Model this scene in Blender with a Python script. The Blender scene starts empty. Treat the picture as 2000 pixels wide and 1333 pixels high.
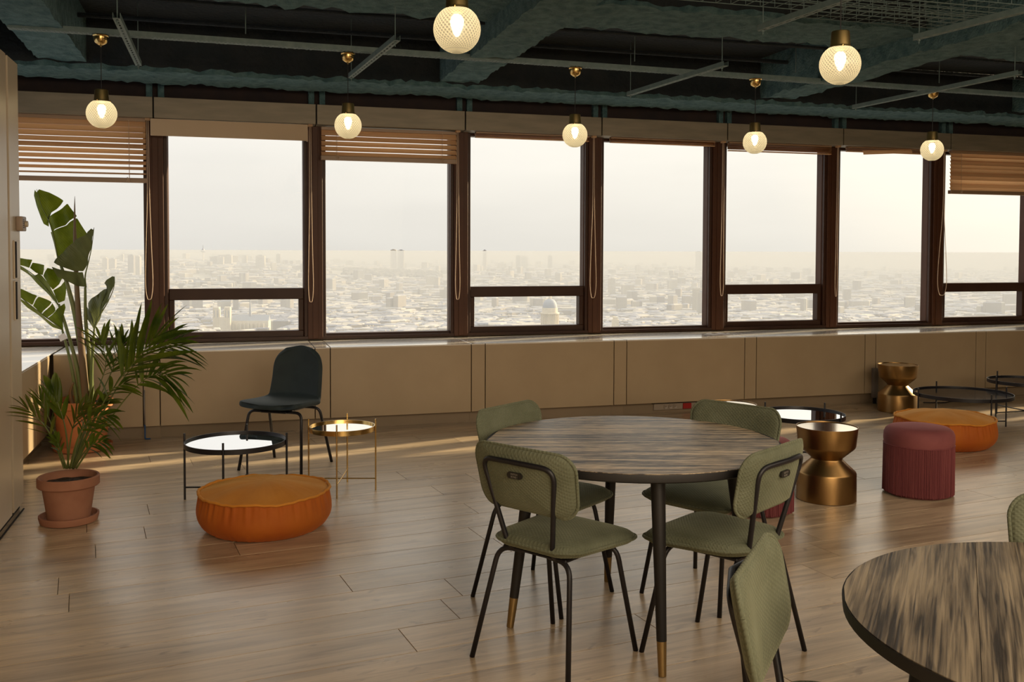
import bpy, bmesh, math, random
from mathutils import Vector, Matrix, noise
import numpy as np

random.seed(7)
PI = math.pi
S = bpy.context.scene
COL = S.collection

# ------------------------------------------------------------------ camera
cd = bpy.data.cameras.new('camera')
cam = bpy.data.objects.new('camera', cd)
COL.objects.link(cam)
cam.matrix_world = (Matrix.Translation((0, 0, 1.53)) @ Matrix.Rotation(PI / 2 - 0.03506, 4, 'X')
                    @ Matrix.Rotation(0.00319, 4, 'Z'))
cd.sensor_width = 36.0
cd.lens = 33.84
cd.shift_y = -0.05486
cd.clip_start = 0.05
cd.clip_end = 60000
S.camera = cam

# ------------------------------------------------------------------ wall frame
WA = 0.2899                                # the window wall runs 16.6 degrees off the picture plane
W0 = Vector((-3.11577, 8.435, 0))
WD = Vector((math.cos(WA), math.sin(WA), 0))
WN = Vector((math.sin(WA), -math.cos(WA), 0))   # into the room
MOD = 1.364


def wl(s, t, z=0.0):
    p = W0 + WD * s + WN * t
    return Vector((p.x, p.y, z))


# ------------------------------------------------------------------ world, sun, exposure
w = bpy.data.worlds.new('sky')
S.world = w
w.use_nodes = True
nt = w.node_tree
for n in list(nt.nodes):
    nt.nodes.remove(n)
SUN_B, SUN_E = math.radians(16.0), math.radians(18.0)
sun_travel = (-WD * math.cos(SUN_B) + WN * math.sin(SUN_B)) * math.cos(SUN_E) + Vector((0, 0, -math.sin(SUN_E)))
to_sun = -sun_travel.normalized()
N = nt.nodes.new
tc = N('ShaderNodeTexCoord')
nrm = N('ShaderNodeVectorMath'); nrm.operation = 'NORMALIZE'
nt.links.new(tc.outputs['Generated'], nrm.inputs[0])
dt = N('ShaderNodeVectorMath'); dt.operation = 'DOT_PRODUCT'
nt.links.new(nrm.outputs[0], dt.inputs[0])
dt.inputs[1].default_value = to_sun
r1 = N('ShaderNodeValToRGB')                # brighter haze towards the sun
mr = N('ShaderNodeMapRange')
mr.inputs['From Min'].default_value = -1; mr.inputs['From Max'].default_value = 1
nt.links.new(dt.outputs['Value'], mr.inputs['Value'])
nt.links.new(mr.outputs['Result'], r1.inputs['Fac'])
cr = r1.color_ramp
cr.elements[0].position = 0.0; cr.elements[0].color = (0.66, 0.69, 0.76, 1)
cr.elements[1].position = 1.0; cr.elements[1].color = (3.2, 2.7, 2.0, 1)
for p, c in ((0.45, (0.83, 0.805, 0.765, 1)), (0.66, (0.84, 0.81, 0.755, 1)), (0.86, (0.92, 0.88, 0.80, 1)), (0.93, (1.15, 1.05, 0.88, 1))):
    e = cr.elements.new(p); e.color = c
mp = N('ShaderNodeMapping')
mp.inputs['Scale'].default_value = (1.6, 1.6, 7.0)
nt.links.new(tc.outputs['Generated'], mp.inputs['Vector'])
nz = N('ShaderNodeTexNoise'); nz.inputs['Scale'].default_value = 2.2; nz.inputs['Detail'].default_value = 5
nt.links.new(mp.outputs['Vector'], nz.inputs['Vector'])
mr2 = N('ShaderNodeMapRange')
mr2.inputs['From Min'].default_value = 0.3; mr2.inputs['From Max'].default_value = 0.7
mr2.inputs['To Min'].default_value = 0.965; mr2.inputs['To Max'].default_value = 1.035
nt.links.new(nz.outputs['Fac'], mr2.inputs['Value'])
vm = N('ShaderNodeVectorMath'); vm.operation = 'SCALE'
sep = N('ShaderNodeSeparateXYZ'); nt.links.new(nrm.outputs[0], sep.inputs[0])
mr3 = N('ShaderNodeMapRange')      # standard overcast sky: L = L0 (1 + 2 sin(elevation))
mr3.inputs['From Min'].default_value = 0.0; mr3.inputs['From Max'].default_value = 1.0
mr3.inputs['To Min'].default_value = 0.95; mr3.inputs['To Max'].default_value = 2.85
nt.links.new(sep.outputs['Z'], mr3.inputs['Value'])
mul = N('ShaderNodeMath'); mul.operation = 'MULTIPLY'
nt.links.new(mr2.outputs['Result'], mul.inputs[0]); nt.links.new(mr3.outputs['Result'], mul.inputs[1])
nt.links.new(r1.outputs['Color'], vm.inputs[0]); nt.links.new(mul.outputs[0], vm.inputs['Scale'])
bg = N('ShaderNodeBackground'); bg.inputs['Strength'].default_value = 1.0
nt.links.new(vm.outputs[0], bg.inputs['Color'])
wo = N('ShaderNodeOutputWorld')
nt.links.new(bg.outputs[0], wo.inputs['Surface'])

ld = bpy.data.lights.new('sun', 'SUN'); ld.energy = 10.0; ld.angle = math.radians(0.9); ld.color = (1.0, 0.80, 0.50)
sun = bpy.data.objects.new('sun', ld); COL.objects.link(sun)
sun.rotation_euler = sun_travel.to_track_quat('-Z', 'Y').to_euler()


def area(name, loc, target, sx, sy, power, color):
    l = bpy.data.lights.new(name, 'AREA'); l.shape = 'RECTANGLE'; l.size = sx; l.size_y = sy
    l.energy = power; l.color = color
    o = bpy.data.objects.new(name, l); COL.objects.link(o); o.location = loc
    o.rotation_euler = (Vector(target) - Vector(loc)).to_track_quat('-Z', 'Y').to_euler()
    return o


# added warm fill far behind the camera, for surfaces that face it
area('rear_fill', wl(1.6, 12.0, 2.75), wl(1.2, 4.5, 0.0), 5.5, 2.6, 215, (1.0, 0.80, 0.57)).data.spread = math.radians(150)
# second added fill, above the camera, to brighten the floor
area('overhead_fill', wl(4.6, 7.6, 3.05), wl(3.9, 5.6, 0.0), 7.5, 2.2, 150, (1.0, 0.81, 0.60))

S.view_settings.view_transform = 'Standard'
S.view_settings.look = 'None'
S.view_settings.gamma = 1.0
S.view_settings.exposure = 0.0
S.view_settings.use_curve_mapping = False
S.cycles.max_bounces = 9
S.cycles.diffuse_bounces = 4
S.cycles.glossy_bounces = 4
S.cycles.transmission_bounces = 6
S.cycles.transparent_max_bounces = 12
S.cycles.volume_bounces = 1
S.cycles.sample_clamp_indirect = 6.0
S.cycles.caustics_reflective = False
S.cycles.caustics_refractive = False
S.cycles.use_denoising = True


# ------------------------------------------------------------------ materials
def newmat(name):
    m = bpy.data.materials.new(name); m.use_nodes = True
    t = m.node_tree
    for n in list(t.nodes):
        t.nodes.remove(n)
    o = t.nodes.new('ShaderNodeOutputMaterial')
    b = t.nodes.new('ShaderNodeBsdfPrincipled')
    t.links.new(b.outputs[0], o.inputs['Surface'])
    return m, t, b, o


def vecsrc(t, stretch=(1, 1, 1), coord='Object', rand=False, rot=(0, 0, 0)):
    tcn = t.nodes.new('ShaderNodeTexCoord')
    mpn = t.nodes.new('ShaderNodeMapping')
    mpn.inputs['Scale'].default_value = stretch
    mpn.inputs['Rotation'].default_value = rot
    t.links.new(tcn.outputs[coord], mpn.inputs['Vector'])
    if rand:
        oi = t.nodes.new('ShaderNodeObjectInfo')
        ml = t.nodes.new('ShaderNodeVectorMath'); ml.operation = 'SCALE'
        ml.inputs[0].default_value = (37.0, 91.0, 53.0)
        t.links.new(oi.outputs['Random'], ml.inputs['Scale'])
        t.links.new(ml.outputs[0], mpn.inputs['Location'])
    return mpn.outputs['Vector']


def pm(name, c1, c2=None, rough=0.5, metal=0.0, scale=8.0, detail=4.0, stretch=(1, 1, 1), bump=0.0, bscale=None,
       bdist=0.002, sheen=0.0, spec=0.5, coord='Object', rand=False, lo=0.35, hi=0.65, bstretch=None, rvar=0.0, coat=0.0):
    m, t, b, o = newmat(name)
    b.inputs['Roughness'].default_value = rough
    b.inputs['Metallic'].default_value = metal
    b.inputs['Specular IOR Level'].default_value = spec
    if coat:
        b.inputs['Coat Weight'].default_value = coat; b.inputs['Coat Roughness'].default_value = 0.15
    if sheen:
        b.inputs['Sheen Weight'].default_value = sheen
        b.inputs['Sheen Roughness'].default_value = 0.4
        b.inputs['Sheen Tint'].default_value = tuple(min(1, x * 2.5 + .1) for x in c1) + (1,)
    b.inputs['Base Color'].default_value = (*c1, 1)
    if c2 is not None or bump or rvar:
        v = vecsrc(t, stretch, coord, rand)
        nzn = t.nodes.new('ShaderNodeTexNoise')
        nzn.inputs['Scale'].default_value = scale; nzn.inputs['Detail'].default_value = detail
        t.links.new(v, nzn.inputs['Vector'])
        if c2 is not None:
            rp = t.nodes.new('ShaderNodeValToRGB')
            rp.color_ramp.elements[0].position = lo; rp.color_ramp.elements[0].color = (*c1, 1)
            rp.color_ramp.elements[1].position = hi; rp.color_ramp.elements[1].color = (*c2, 1)
            t.links.new(nzn.outputs['Fac'], rp.inputs['Fac'])
            t.links.new(rp.outputs['Color'], b.inputs['Base Color'])
        if rvar:
            q = t.nodes.new('ShaderNodeMapRange')
            q.inputs['To Min'].default_value = rough - rvar; q.inputs['To Max'].default_value = rough + rvar
            t.links.new(nzn.outputs['Fac'], q.inputs['Value']); t.links.new(q.outputs['Result'], b.inputs['Roughness'])
        if bump:
            n2 = t.nodes.new('ShaderNodeTexNoise')
            n2.inputs['Scale'].default_value = bscale or scale * 3; n2.inputs['Detail'].default_value = 3
            t.links.new(vecsrc(t, bstretch or stretch, coord, rand), n2.inputs['Vector'])
            bp = t.nodes.new('ShaderNodeBump'); bp.inputs['Strength'].default_value = bump
            bp.inputs['Distance'].default_value = bdist
            t.links.new(n2.outputs['Fac'], bp.inputs['Height'])
            t.links.new(bp.outputs['Normal'], b.inputs['Normal'])
    return m


M = {}
M['cream'] = pm('cream_enamel', (0.41, 0.31, 0.195), (0.45, 0.345, 0.22), rough=0.38, scale=2.0, bump=0.15, bscale=60, bdist=0.0006)
M['toe'] = pm('toe_panel', (0.25, 0.19, 0.12), (0.28, 0.21, 0.135), rough=0.5, scale=2.0)  # cream darkened to put the shade of the toe recess into the colour
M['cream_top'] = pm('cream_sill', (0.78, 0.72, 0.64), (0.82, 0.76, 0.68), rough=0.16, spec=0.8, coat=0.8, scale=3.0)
M['column'] = pm('champagne_lacquer', (0.60, 0.50, 0.36), (0.64, 0.54, 0.40), rough=0.33, scale=2.0, stretch=(1, 1, .2), metal=0.1)
M['fascia'] = pm('fascia_metal', (0.20, 0.17, 0.12), (0.25, 0.21, 0.15), rough=0.5, scale=3.0, stretch=(1, 1, 6), metal=0.2)
M['bronze'] = pm('bronze_frame', (0.062, 0.024, 0.012), (0.076, 0.031, 0.016), rough=0.45, spec=0.22, scale=4.0, stretch=(1, 1, .3))
M['bronze2'] = pm('bronze_frame_dark', (0.040, 0.017, 0.010), (0.050, 0.023, 0.014), rough=0.42, spec=0.22, scale=4.0)
M['gap'] = pm('dark_joint', (0.012, 0.009, 0.007), rough=0.8)
M['teal'] = pm('teal_flocking', (0.050, 0.115, 0.130), (0.105, 0.195, 0.205), rough=0.95, scale=14, detail=8, bump=1.0, bscale=55, bdist=0.02)
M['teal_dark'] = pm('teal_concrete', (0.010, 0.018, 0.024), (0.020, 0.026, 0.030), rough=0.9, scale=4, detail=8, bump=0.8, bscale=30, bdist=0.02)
M['recess'] = pm('dark_recess', (0.035, 0.022, 0.020), (0.022, 0.016, 0.018), rough=0.9, scale=6)
M['teal_metal'] = pm('teal_painted_steel', (0.12, 0.18, 0.18), (0.16, 0.225, 0.22), rough=0.6, scale=20, bump=0.3, bscale=90)
M['brass'] = pm('brass', (0.60, 0.40, 0.14), (0.66, 0.45, 0.17), rough=0.22, metal=1.0, scale=6)
M['brass_dark'] = pm('aged_brass', (0.62, 0.43, 0.17), (0.68, 0.48, 0.2), rough=0.33, metal=1.0, scale=5, stretch=(1, 1, .2))
M['foot_brass'] = pm('dull_brass', (0.36, 0.25, 0.11), rough=0.42, metal=1.0)
M['antique'] = pm('antique_gold', (0.36, 0.22, 0.085), (0.28, 0.165, 0.065), rough=0.34, metal=1.0, scale=3, rvar=0.08)
M['antique_top'] = pm('antique_gold_top', (0.88, 0.76, 0.58), (0.82, 0.70, 0.52), rough=0.12, metal=1.0, scale=3, rvar=0.04)
M['black'] = pm('black_powder_coat', (0.009, 0.008, 0.011), rough=0.45)
M['blackwood'] = pm('black_stained_wood', (0.007, 0.006, 0.006), (0.013, 0.011, 0.010), rough=0.55, scale=10, stretch=(1, 1, .1))
M['cable'] = pm('black_flex', (0.02, 0.02, 0.022), rough=0.6)
M['mirror'] = pm('smoked_mirror', (0.80, 0.82, 0.86), rough=0.02, metal=1.0)
M['mirror_brass'] = pm('clear_mirror', (0.84, 0.85, 0.80), rough=0.02, metal=1.0)
M['darkglass'] = pm('black_glass', (0.012, 0.012, 0.016), rough=0.10, spec=0.05)
M['terracotta'] = pm('terracotta', (0.31, 0.135, 0.078), (0.37, 0.17, 0.10), rough=0.85, scale=9, bump=0.3, bscale=50, bdist=0.001)
M['orange_pot'] = pm('orange_terracotta', (0.52, 0.18, 0.07), (0.58, 0.22, 0.09), rough=0.75, scale=6)
M['soil'] = pm('potting_soil', (0.02, 0.013, 0.009), (0.05, 0.032, 0.02), rough=0.95, scale=40, bump=1, bscale=60, bdist=0.01)
M['paper'] = pm('paper', (0.74, 0.70, 0.68), rough=0.8)
M['grey_plastic'] = pm('grey_plastic', (0.22, 0.19, 0.17), rough=0.5)
M['socket'] = pm('socket_plastic', (0.34, 0.28, 0.22), rough=0.4)
M['red_socket'] = pm('red_socket_plastic', (0.36, 0.014, 0.012), rough=0.4)
M['thermo'] = pm('beige_plastic', (0.34, 0.25, 0.18), rough=0.45)
M['blue_tape'] = pm('blue_cable', (0.02, 0.08, 0.22), rough=0.5)
M['tag_leather'] = pm('black_leather', (0.014, 0.012, 0.010), rough=0.55)
M['tag_ink'] = pm('grey_print', (0.22, 0.20, 0.17), rough=0.7)
M['blue_fabric'] = pm('petrol_velvet', (0.014, 0.025, 0.028), (0.020, 0.033, 0.036), rough=0.75, scale=9, sheen=0.35, bump=0.2, bscale=150, bdist=0.001)
M['burgundy'] = pm('burgundy_velvet', (0.185, 0.046, 0.050), (0.235, 0.066, 0.066), rough=0.8, scale=6, sheen=0.4)
M['fringe'] = pm('burgundy_fringe', (0.155, 0.030, 0.036), (0.215, 0.052, 0.055), rough=0.75, scale=30, stretch=(1, 1, .05), sheen=0.2)
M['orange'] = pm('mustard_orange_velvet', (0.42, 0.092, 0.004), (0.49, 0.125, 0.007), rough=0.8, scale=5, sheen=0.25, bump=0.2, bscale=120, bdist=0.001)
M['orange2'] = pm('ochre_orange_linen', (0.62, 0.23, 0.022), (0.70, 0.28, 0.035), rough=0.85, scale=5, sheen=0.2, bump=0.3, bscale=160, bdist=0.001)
M['cord'] = pm('blind_cord', (0.55, 0.40, 0.28), rough=0.6)
M['stem'] = pm('petiole_green', (0.11, 0.15, 0.03), (0.16, 0.17, 0.05), rough=0.5, scale=14, stretch=(1, 1, .2))
M['stem_brown'] = pm('sheath_brown', (0.13, 0.07, 0.035), (0.17, 0.12, 0.05), rough=0.6, scale=16, stretch=(1, 1, .1))


def leafmat(name, c1, c2, scale=20, ang=0.0, transl=0.45):
    m, t, b, o = newmat(name)
    v = vecsrc(t, (1, 1, 1), 'Object', False, (0, ang, 0))
    nzn = t.nodes.new('ShaderNodeTexNoise'); nzn.inputs['Scale'].default_value = scale * 0.3; nzn.inputs['Detail'].default_value = 3
    t.links.new(v, nzn.inputs['Vector'])
    rp = t.nodes.new('ShaderNodeValToRGB')
    rp.color_ramp.elements[0].position = .35; rp.color_ramp.elements[0].color = (*c1, 1)
    rp.color_ramp.elements[1].position = .65; rp.color_ramp.elements[1].color = (*c2, 1)
    t.links.new(nzn.outputs['Fac'], rp.inputs['Fac']); t.links.new(rp.outputs['Color'], b.inputs['Base Color'])
    b.inputs['Roughness'].default_value = 0.42
    wv = t.nodes.new('ShaderNodeTexWave'); wv.inputs['Scale'].default_value = scale; wv.inputs['Distortion'].default_value = 0.6
    t.links.new(v, wv.inputs['Vector'])
    bp = t.nodes.new('ShaderNodeBump'); bp.inputs['Strength'].default_value = 0.5; bp.inputs['Distance'].default_value = 0.002
    t.links.new(wv.outputs['Fac'], bp.inputs['Height']); t.links.new(bp.outputs['Normal'], b.inputs['Normal'])
    tr = t.nodes.new('ShaderNodeBsdfTranslucent')
    mx = t.nodes.new('ShaderNodeMixShader'); mx.inputs[0].default_value = transl
    t.links.new(rp.outputs['Color'], tr.inputs['Color'])
    t.links.new(b.outputs[0], mx.inputs[1]); t.links.new(tr.outputs[0], mx.inputs[2])
    t.links.new(mx.outputs[0], o.inputs['Surface'])
    return m


M['leaf'] = leafmat('paddle_leaf', (0.080, 0.110, 0.005), (0.150, 0.185, 0.012), 26, 0.7, 0.6)
M['leaf_light'] = leafmat('paddle_leaf_underside', (0.12, 0.15, 0.025), (0.17, 0.19, 0.04), 26, 0.7)
M['leaf_grey'] = leafmat('paddle_leaf_reverse', (0.085, 0.100, 0.028), (0.125, 0.140, 0.045), 26, 0.7, 0.4)
M['palm'] = leafmat('palm_leaflet', (0.060, 0.110, 0.010), (0.150, 0.195, 0.016), 30, 0, 0.5)
M['palm_light'] = leafmat('young_palm_leaflet', (0.09, 0.115, 0.012), (0.15, 0.16, 0.02), 30, 0, 0.45)


def plank_mat():
    m, t, b, o = newmat('oak_laminate')
    tcn = t.nodes.new('ShaderNodeTexCoord')
    oi = t.nodes.new('ShaderNodeObjectInfo')
    ml = t.nodes.new('ShaderNodeVectorMath'); ml.operation = 'SCALE'; ml.inputs[0].default_value = (37, 91, 53)
    t.links.new(oi.outputs['Random'], ml.inputs['Scale'])
    ad = t.nodes.new('ShaderNodeVectorMath'); ad.operation = 'ADD'
    t.links.new(tcn.outputs['Object'], ad.inputs[0]); t.links.new(ml.outputs[0], ad.inputs[1])

    def tex(st, sc, det, dist=0.0):
        mpn = t.nodes.new('ShaderNodeMapping'); mpn.inputs['Scale'].default_value = st
        t.links.new(ad.outputs[0], mpn.inputs['Vector'])
        x = t.nodes.new('ShaderNodeTexNoise'); x.inputs['Scale'].default_value = sc; x.inputs['Detail'].default_value = det
        x.inputs['Distortion'].default_value = dist
        t.links.new(mpn.outputs[0], x.inputs['Vector'])
        return x.outputs['Fac']
    a = tex((0.55, 7, 1), 2.6, 7, 0.8)
    fine = tex((1.2, 30, 1), 6, 4)
    blot = tex((1.2, 2.2, 1), 2.0, 3)
    knot = tex((2.2, 7, 1), 2.4, 2, 1.5)
    rp = t.nodes.new('ShaderNodeValToRGB')
    rp.color_ramp.elements[0].position = .27; rp.color_ramp.elements[0].color = (0.37, 0.275, 0.18, 1)
    rp.color_ramp.elements[1].position = .74; rp.color_ramp.elements[1].color = (0.76, 0.60, 0.41, 1)
    e = rp.color_ramp.elements.new(.48); e.color = (0.58, 0.45, 0.305, 1)
    t.links.new(a, rp.inputs['Fac'])
    mx = t.nodes.new('ShaderNodeMix'); mx.data_type = 'RGBA'; mx.blend_type = 'MULTIPLY'
    mx.inputs['Factor'].default_value = 0.45
    r2 = t.nodes.new('ShaderNodeValToRGB')
    r2.color_ramp.elements[0].position = .3; r2.color_ramp.elements[0].color = (0.62, 0.60, 0.58, 1)
    r2.color_ramp.elements[1].position = .6; r2.color_ramp.elements[1].color = (1.05, 1.02, 1.0, 1)
    t.links.new(fine, r2.inputs['Fac'])
    t.links.new(rp.outputs['Color'], mx.inputs['A']); t.links.new(r2.outputs['Color'], mx.inputs['B'])
    mk = t.nodes.new('ShaderNodeMix'); mk.data_type = 'RGBA'; mk.blend_type = 'MULTIPLY'
    r3 = t.nodes.new('ShaderNodeValToRGB')
    r3.color_ramp.elements[0].position = .24; r3.color_ramp.elements[0].color = (0.50, 0.46, 0.44, 1)
    r3.color_ramp.elements[1].position = .36; r3.color_ramp.elements[1].color = (1, 1, 1, 1)
    t.links.new(knot, r3.inputs['Fac']); mk.inputs['Factor'].default_value = 0.8
    t.links.new(mx.outputs['Result'], mk.inputs['A']); t.links.new(r3.outputs['Color'], mk.inputs['B'])
    hv = t.nodes.new('ShaderNodeHueSaturation')
    q = t.nodes.new('ShaderNodeMapRange'); q.inputs['To Min'].default_value = 0.86; q.inputs['To Max'].default_value = 1.12
    t.links.new(oi.outputs['Random'], q.inputs['Value']); t.links.new(q.outputs['Result'], hv.inputs['Value'])
    t.links.new(mk.outputs['Result'], hv.inputs['Color'])
    t.links.new(hv.outputs['Color'], b.inputs['Base Color'])
    q2 = t.nodes.new('ShaderNodeMapRange'); q2.inputs['To Min'].default_value = 0.22; q2.inputs['To Max'].default_value = 0.38
    b.inputs['Specular IOR Level'].default_value = 0.9
    b.inputs['Specular Tint'].default_value = (1.0, 0.86, 0.70, 1)
    b.inputs['Coat Weight'].default_value = 0.25; b.inputs['Coat Roughness'].default_value = 0.30
    t.links.new(blot, q2.inputs['Value']); t.links.new(q2.outputs['Result'], b.inputs['Roughness'])
    bp = t.nodes.new('ShaderNodeBump'); bp.inputs['Strength'].default_value = 0.35; bp.inputs['Distance'].default_value = 0.0012
    t.links.new(fine, bp.inputs['Height']); t.links.new(bp.outputs['Normal'], b.inputs['Normal'])
    return m


M['plank'] = plank_mat()


def table_mat(name, ang, coarse):
    lc, mc = ((.34, .27, .18, 1), (.14, .11, .075, 1)) if coarse else ((.74, .57, .36, 1), (.23, .17, .11, 1))
    m, t, b, o = newmat(name)
    oi = t.nodes.new('ShaderNodeObjectInfo')
    tcn = t.nodes.new('ShaderNodeTexCoord')
    rt = t.nodes.new('ShaderNodeMapping'); rt.inputs['Rotation'].default_value = (0, 0, ang)
    t.links.new(tcn.outputs['Object'], rt.inputs['Vector'])
    ml = t.nodes.new('ShaderNodeVectorMath'); ml.operation = 'SCALE'; ml.inputs[0].default_value = (7, 31, 13)
    t.links.new(oi.outputs['Random'], ml.inputs['Scale'])
    ad = t.nodes.new('ShaderNodeVectorMath'); ad.operation = 'ADD'
    t.links.new(rt.outputs[0], ad.inputs[0]); t.links.new(ml.outputs[0], ad.inputs[1])

    def tex(st, sc, det, dist):
        mpn = t.nodes.new('ShaderNodeMapping'); mpn.inputs['Scale'].default_value = st
        t.links.new(ad.outputs[0], mpn.inputs['Vector'])
        x = t.nodes.new('ShaderNodeTexNoise'); x.inputs['Scale'].default_value = sc; x.inputs['Detail'].default_value = det
        x.inputs['Distortion'].default_value = dist
        t.links.new(mpn.outputs[0], x.inputs['Vector'])
        return x.outputs['Fac']
    if coarse:
        g = tex((0.55, 6.5, 1), 1.5, 8, 1.1); f = tex((1.0, 34, 1), 4, 6, 0.5)
    else:
        g = tex((1.2, 18, 1), 2.0, 9, 0.35); f = tex((4, 55, 1), 5, 5, 0.2)
    mn = t.nodes.new('ShaderNodeMath'); mn.operation = 'MULTIPLY_ADD'
    mn.inputs[1].default_value = 0.55
    sc = t.nodes.new('ShaderNodeMath'); sc.operation = 'MULTIPLY'; sc.inputs[1].default_value = 0.45
    t.links.new(f, sc.inputs[0]); t.links.new(g, mn.inputs[0]); t.links.new(sc.outputs[0], mn.inputs[2])
    rp = t.nodes.new('ShaderNodeValToRGB')
    rp.color_ramp.elements[0].position = .41; rp.color_ramp.elements[0].color = (0.032, 0.024, 0.018, 1)
    rp.color_ramp.elements[1].position = .60; rp.color_ramp.elements[1].color = lc
    e = rp.color_ramp.elements.new(.48); e.color = mc
    t.links.new(mn.outputs[0], rp.inputs['Fac'])
    t.links.new(rp.outputs['Color'], b.inputs['Base Color'])
    b.inputs['Roughness'].default_value = 0.36
    b.inputs['Specular IOR Level'].default_value = 0.5
    bp = t.nodes.new('ShaderNodeBump'); bp.inputs['Strength'].default_value = 0.9; bp.inputs['Distance'].default_value = 0.004
    t.links.new(mn.outputs[0], bp.inputs['Height']); t.links.new(bp.outputs['Normal'], b.inputs['Normal'])
    return m


M['tabletop'] = table_mat('weathered_mango_wood', 0.0, False)
M['tabletop2'] = table_mat('grained_mango_wood', PI / 2, True)


def cord_fabric():
    m, t, b, o = newmat('sage_waffle_velvet')
    v = vecsrc(t, (1, 1, 1), 'Object')
    nzn = t.nodes.new('ShaderNodeTexNoise'); nzn.inputs['Scale'].default_value = 6; nzn.inputs['Detail'].default_value = 4
    t.links.new(v, nzn.inputs['Vector'])
    rp = t.nodes.new('ShaderNodeValToRGB')
    rp.color_ramp.elements[0].position = .35; rp.color_ramp.elements[0].color = (0.115, 0.126, 0.076, 1)
    rp.color_ramp.elements[1].position = .65; rp.color_ramp.elements[1].color = (0.165, 0.180, 0.118, 1)
    t.links.new(nzn.outputs['Fac'], rp.inputs['Fac']); t.links.new(rp.outputs['Color'], b.inputs['Base Color'])
    b.inputs['Roughness'].default_value = 0.85
    b.inputs['Sheen Weight'].default_value = 0.45; b.inputs['Sheen Roughness'].default_value = 0.35
    b.inputs['Sheen Tint'].default_value = (0.6, 0.62, 0.4, 1)
    # small raised lozenges woven into the cloth
    wvs = []
    for a in (0.8, -0.8):
        mpn = t.nodes.new('ShaderNodeMapping'); mpn.inputs['Rotation'].default_value = (0, a, 0)
        tcn = t.nodes.new('ShaderNodeTexCoord'); t.links.new(tcn.outputs['Object'], mpn.inputs['Vector'])
        mp2 = t.nodes.new('ShaderNodeMapping'); mp2.inputs['Rotation'].default_value = (0, 0, a * 0.9)
        t.links.new(mpn.outputs[0], mp2.inputs['Vector'])
        wv = t.nodes.new('ShaderNodeTexWave'); wv.inputs['Scale'].default_value = 34
        t.links.new(mp2.outputs[0], wv.inputs['Vector']); wvs.append(wv)
    ad = t.nodes.new('ShaderNodeMath'); ad.operation = 'MULTIPLY'
    t.links.new(wvs[0].outputs['Fac'], ad.inputs[0]); t.links.new(wvs[1].outputs['Fac'], ad.inputs[1])
    bp = t.nodes.new('ShaderNodeBump'); bp.inputs['Strength'].default_value = 0.7; bp.inputs['Distance'].default_value = 0.002
    t.links.new(ad.outputs[0], bp.inputs['Height']); t.links.new(bp.outputs['Normal'], b.inputs['Normal'])
    return m


M['sage'] = cord_fabric()


def glass_mat():
    m, t, b, o = newmat('window_glass')
    t.nodes.remove(b)
    tr = t.nodes.new('ShaderNodeBsdfTransparent'); tr.inputs['Color'].default_value = (0.985, 0.985, 0.975, 1)
    gl = t.nodes.new('ShaderNodeBsdfGlossy'); gl.inputs['Roughness'].default_value = 0.01
    mx = t.nodes.new('ShaderNodeMixShader'); mx.inputs[0].default_value = 0.0012
    t.links.new(tr.outputs[0], mx.inputs[1]); t.links.new(gl.outputs[0], mx.inputs[2])
    t.links.new(mx.outputs[0], o.inputs['Surface'])
    return m


M['glass'] = glass_mat()


def slat_mat():
    m, t, b, o = newmat('blind_slat')
    b.inputs['Base Color'].default_value = (0.66, 0.47, 0.28, 1)
    b.inputs['Roughness'].default_value = 0.4
    tr = t.nodes.new('ShaderNodeBsdfTranslucent'); tr.inputs['Color'].default_value = (0.80, 0.50, 0.25, 1)
    mx = t.nodes.new('ShaderNodeMixShader'); mx.inputs[0].default_value = 0.5
    t.links.new(b.outputs[0], mx.inputs[1]); t.links.new(tr.outputs[0], mx.inputs[2])
    t.links.new(mx.outputs[0], o.inputs['Surface'])
    return m


M['slat'] = slat_mat()
M['rail'] = pm('blind_rail', (0.30, 0.19, 0.11), rough=0.4)
M['roller'] = pm('beige_panel', (0.52, 0.38, 0.24), (0.55, 0.41, 0.27), rough=0.6, scale=2)


def globe_mat():
    m, t, b, o = newmat('cut_glass_globe')
    t.nodes.remove(b)
    at = t.nodes.new('ShaderNodeAttribute'); at.attribute_name = 'facet'
    tr = t.nodes.new('ShaderNodeBsdfTransparent'); tr.inputs['Color'].default_value = (0.98, 0.92, 0.74, 1)
    tl = t.nodes.new('ShaderNodeBsdfTranslucent'); tl.inputs['Color'].default_value = (0.98, 0.90, 0.66, 1)
    gl = t.nodes.new('ShaderNodeBsdfGlossy'); gl.inputs['Roughness'].default_value = 0.12
    m1 = t.nodes.new('ShaderNodeMixShader')
    mrn = t.nodes.new('ShaderNodeMapRange'); mrn.inputs['To Min'].default_value = 0.22; mrn.inputs['To Max'].default_value = 0.97
    t.links.new(at.outputs['Fac'], mrn.inputs['Value']); t.links.new(mrn.outputs['Result'], m1.inputs[0])
    t.links.new(tr.outputs[0], m1.inputs[1]); t.links.new(tl.outputs[0], m1.inputs[2])
    m2 = t.nodes.new('ShaderNodeMixShader'); m2.inputs[0].default_value = 0.07
    t.links.new(m1.outputs[0], m2.inputs[1]); t.links.new(gl.outputs[0], m2.inputs[2])
    t.links.new(m2.outputs[0], o.inputs['Surface'])
    return m


M['globe'] = globe_mat()


def emit(name, c, s):
    m, t, b, o = newmat(name)
    t.nodes.remove(b)
    e = t.nodes.new('ShaderNodeEmission'); e.inputs['Color'].default_value = (*c, 1); e.inputs['Strength'].default_value = s
    t.links.new(e.outputs[0], o.inputs['Surface'])
    return m


M['bulb'] = emit('lit_bulb', (1.0, 0.86, 0.64), 9.5)


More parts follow.
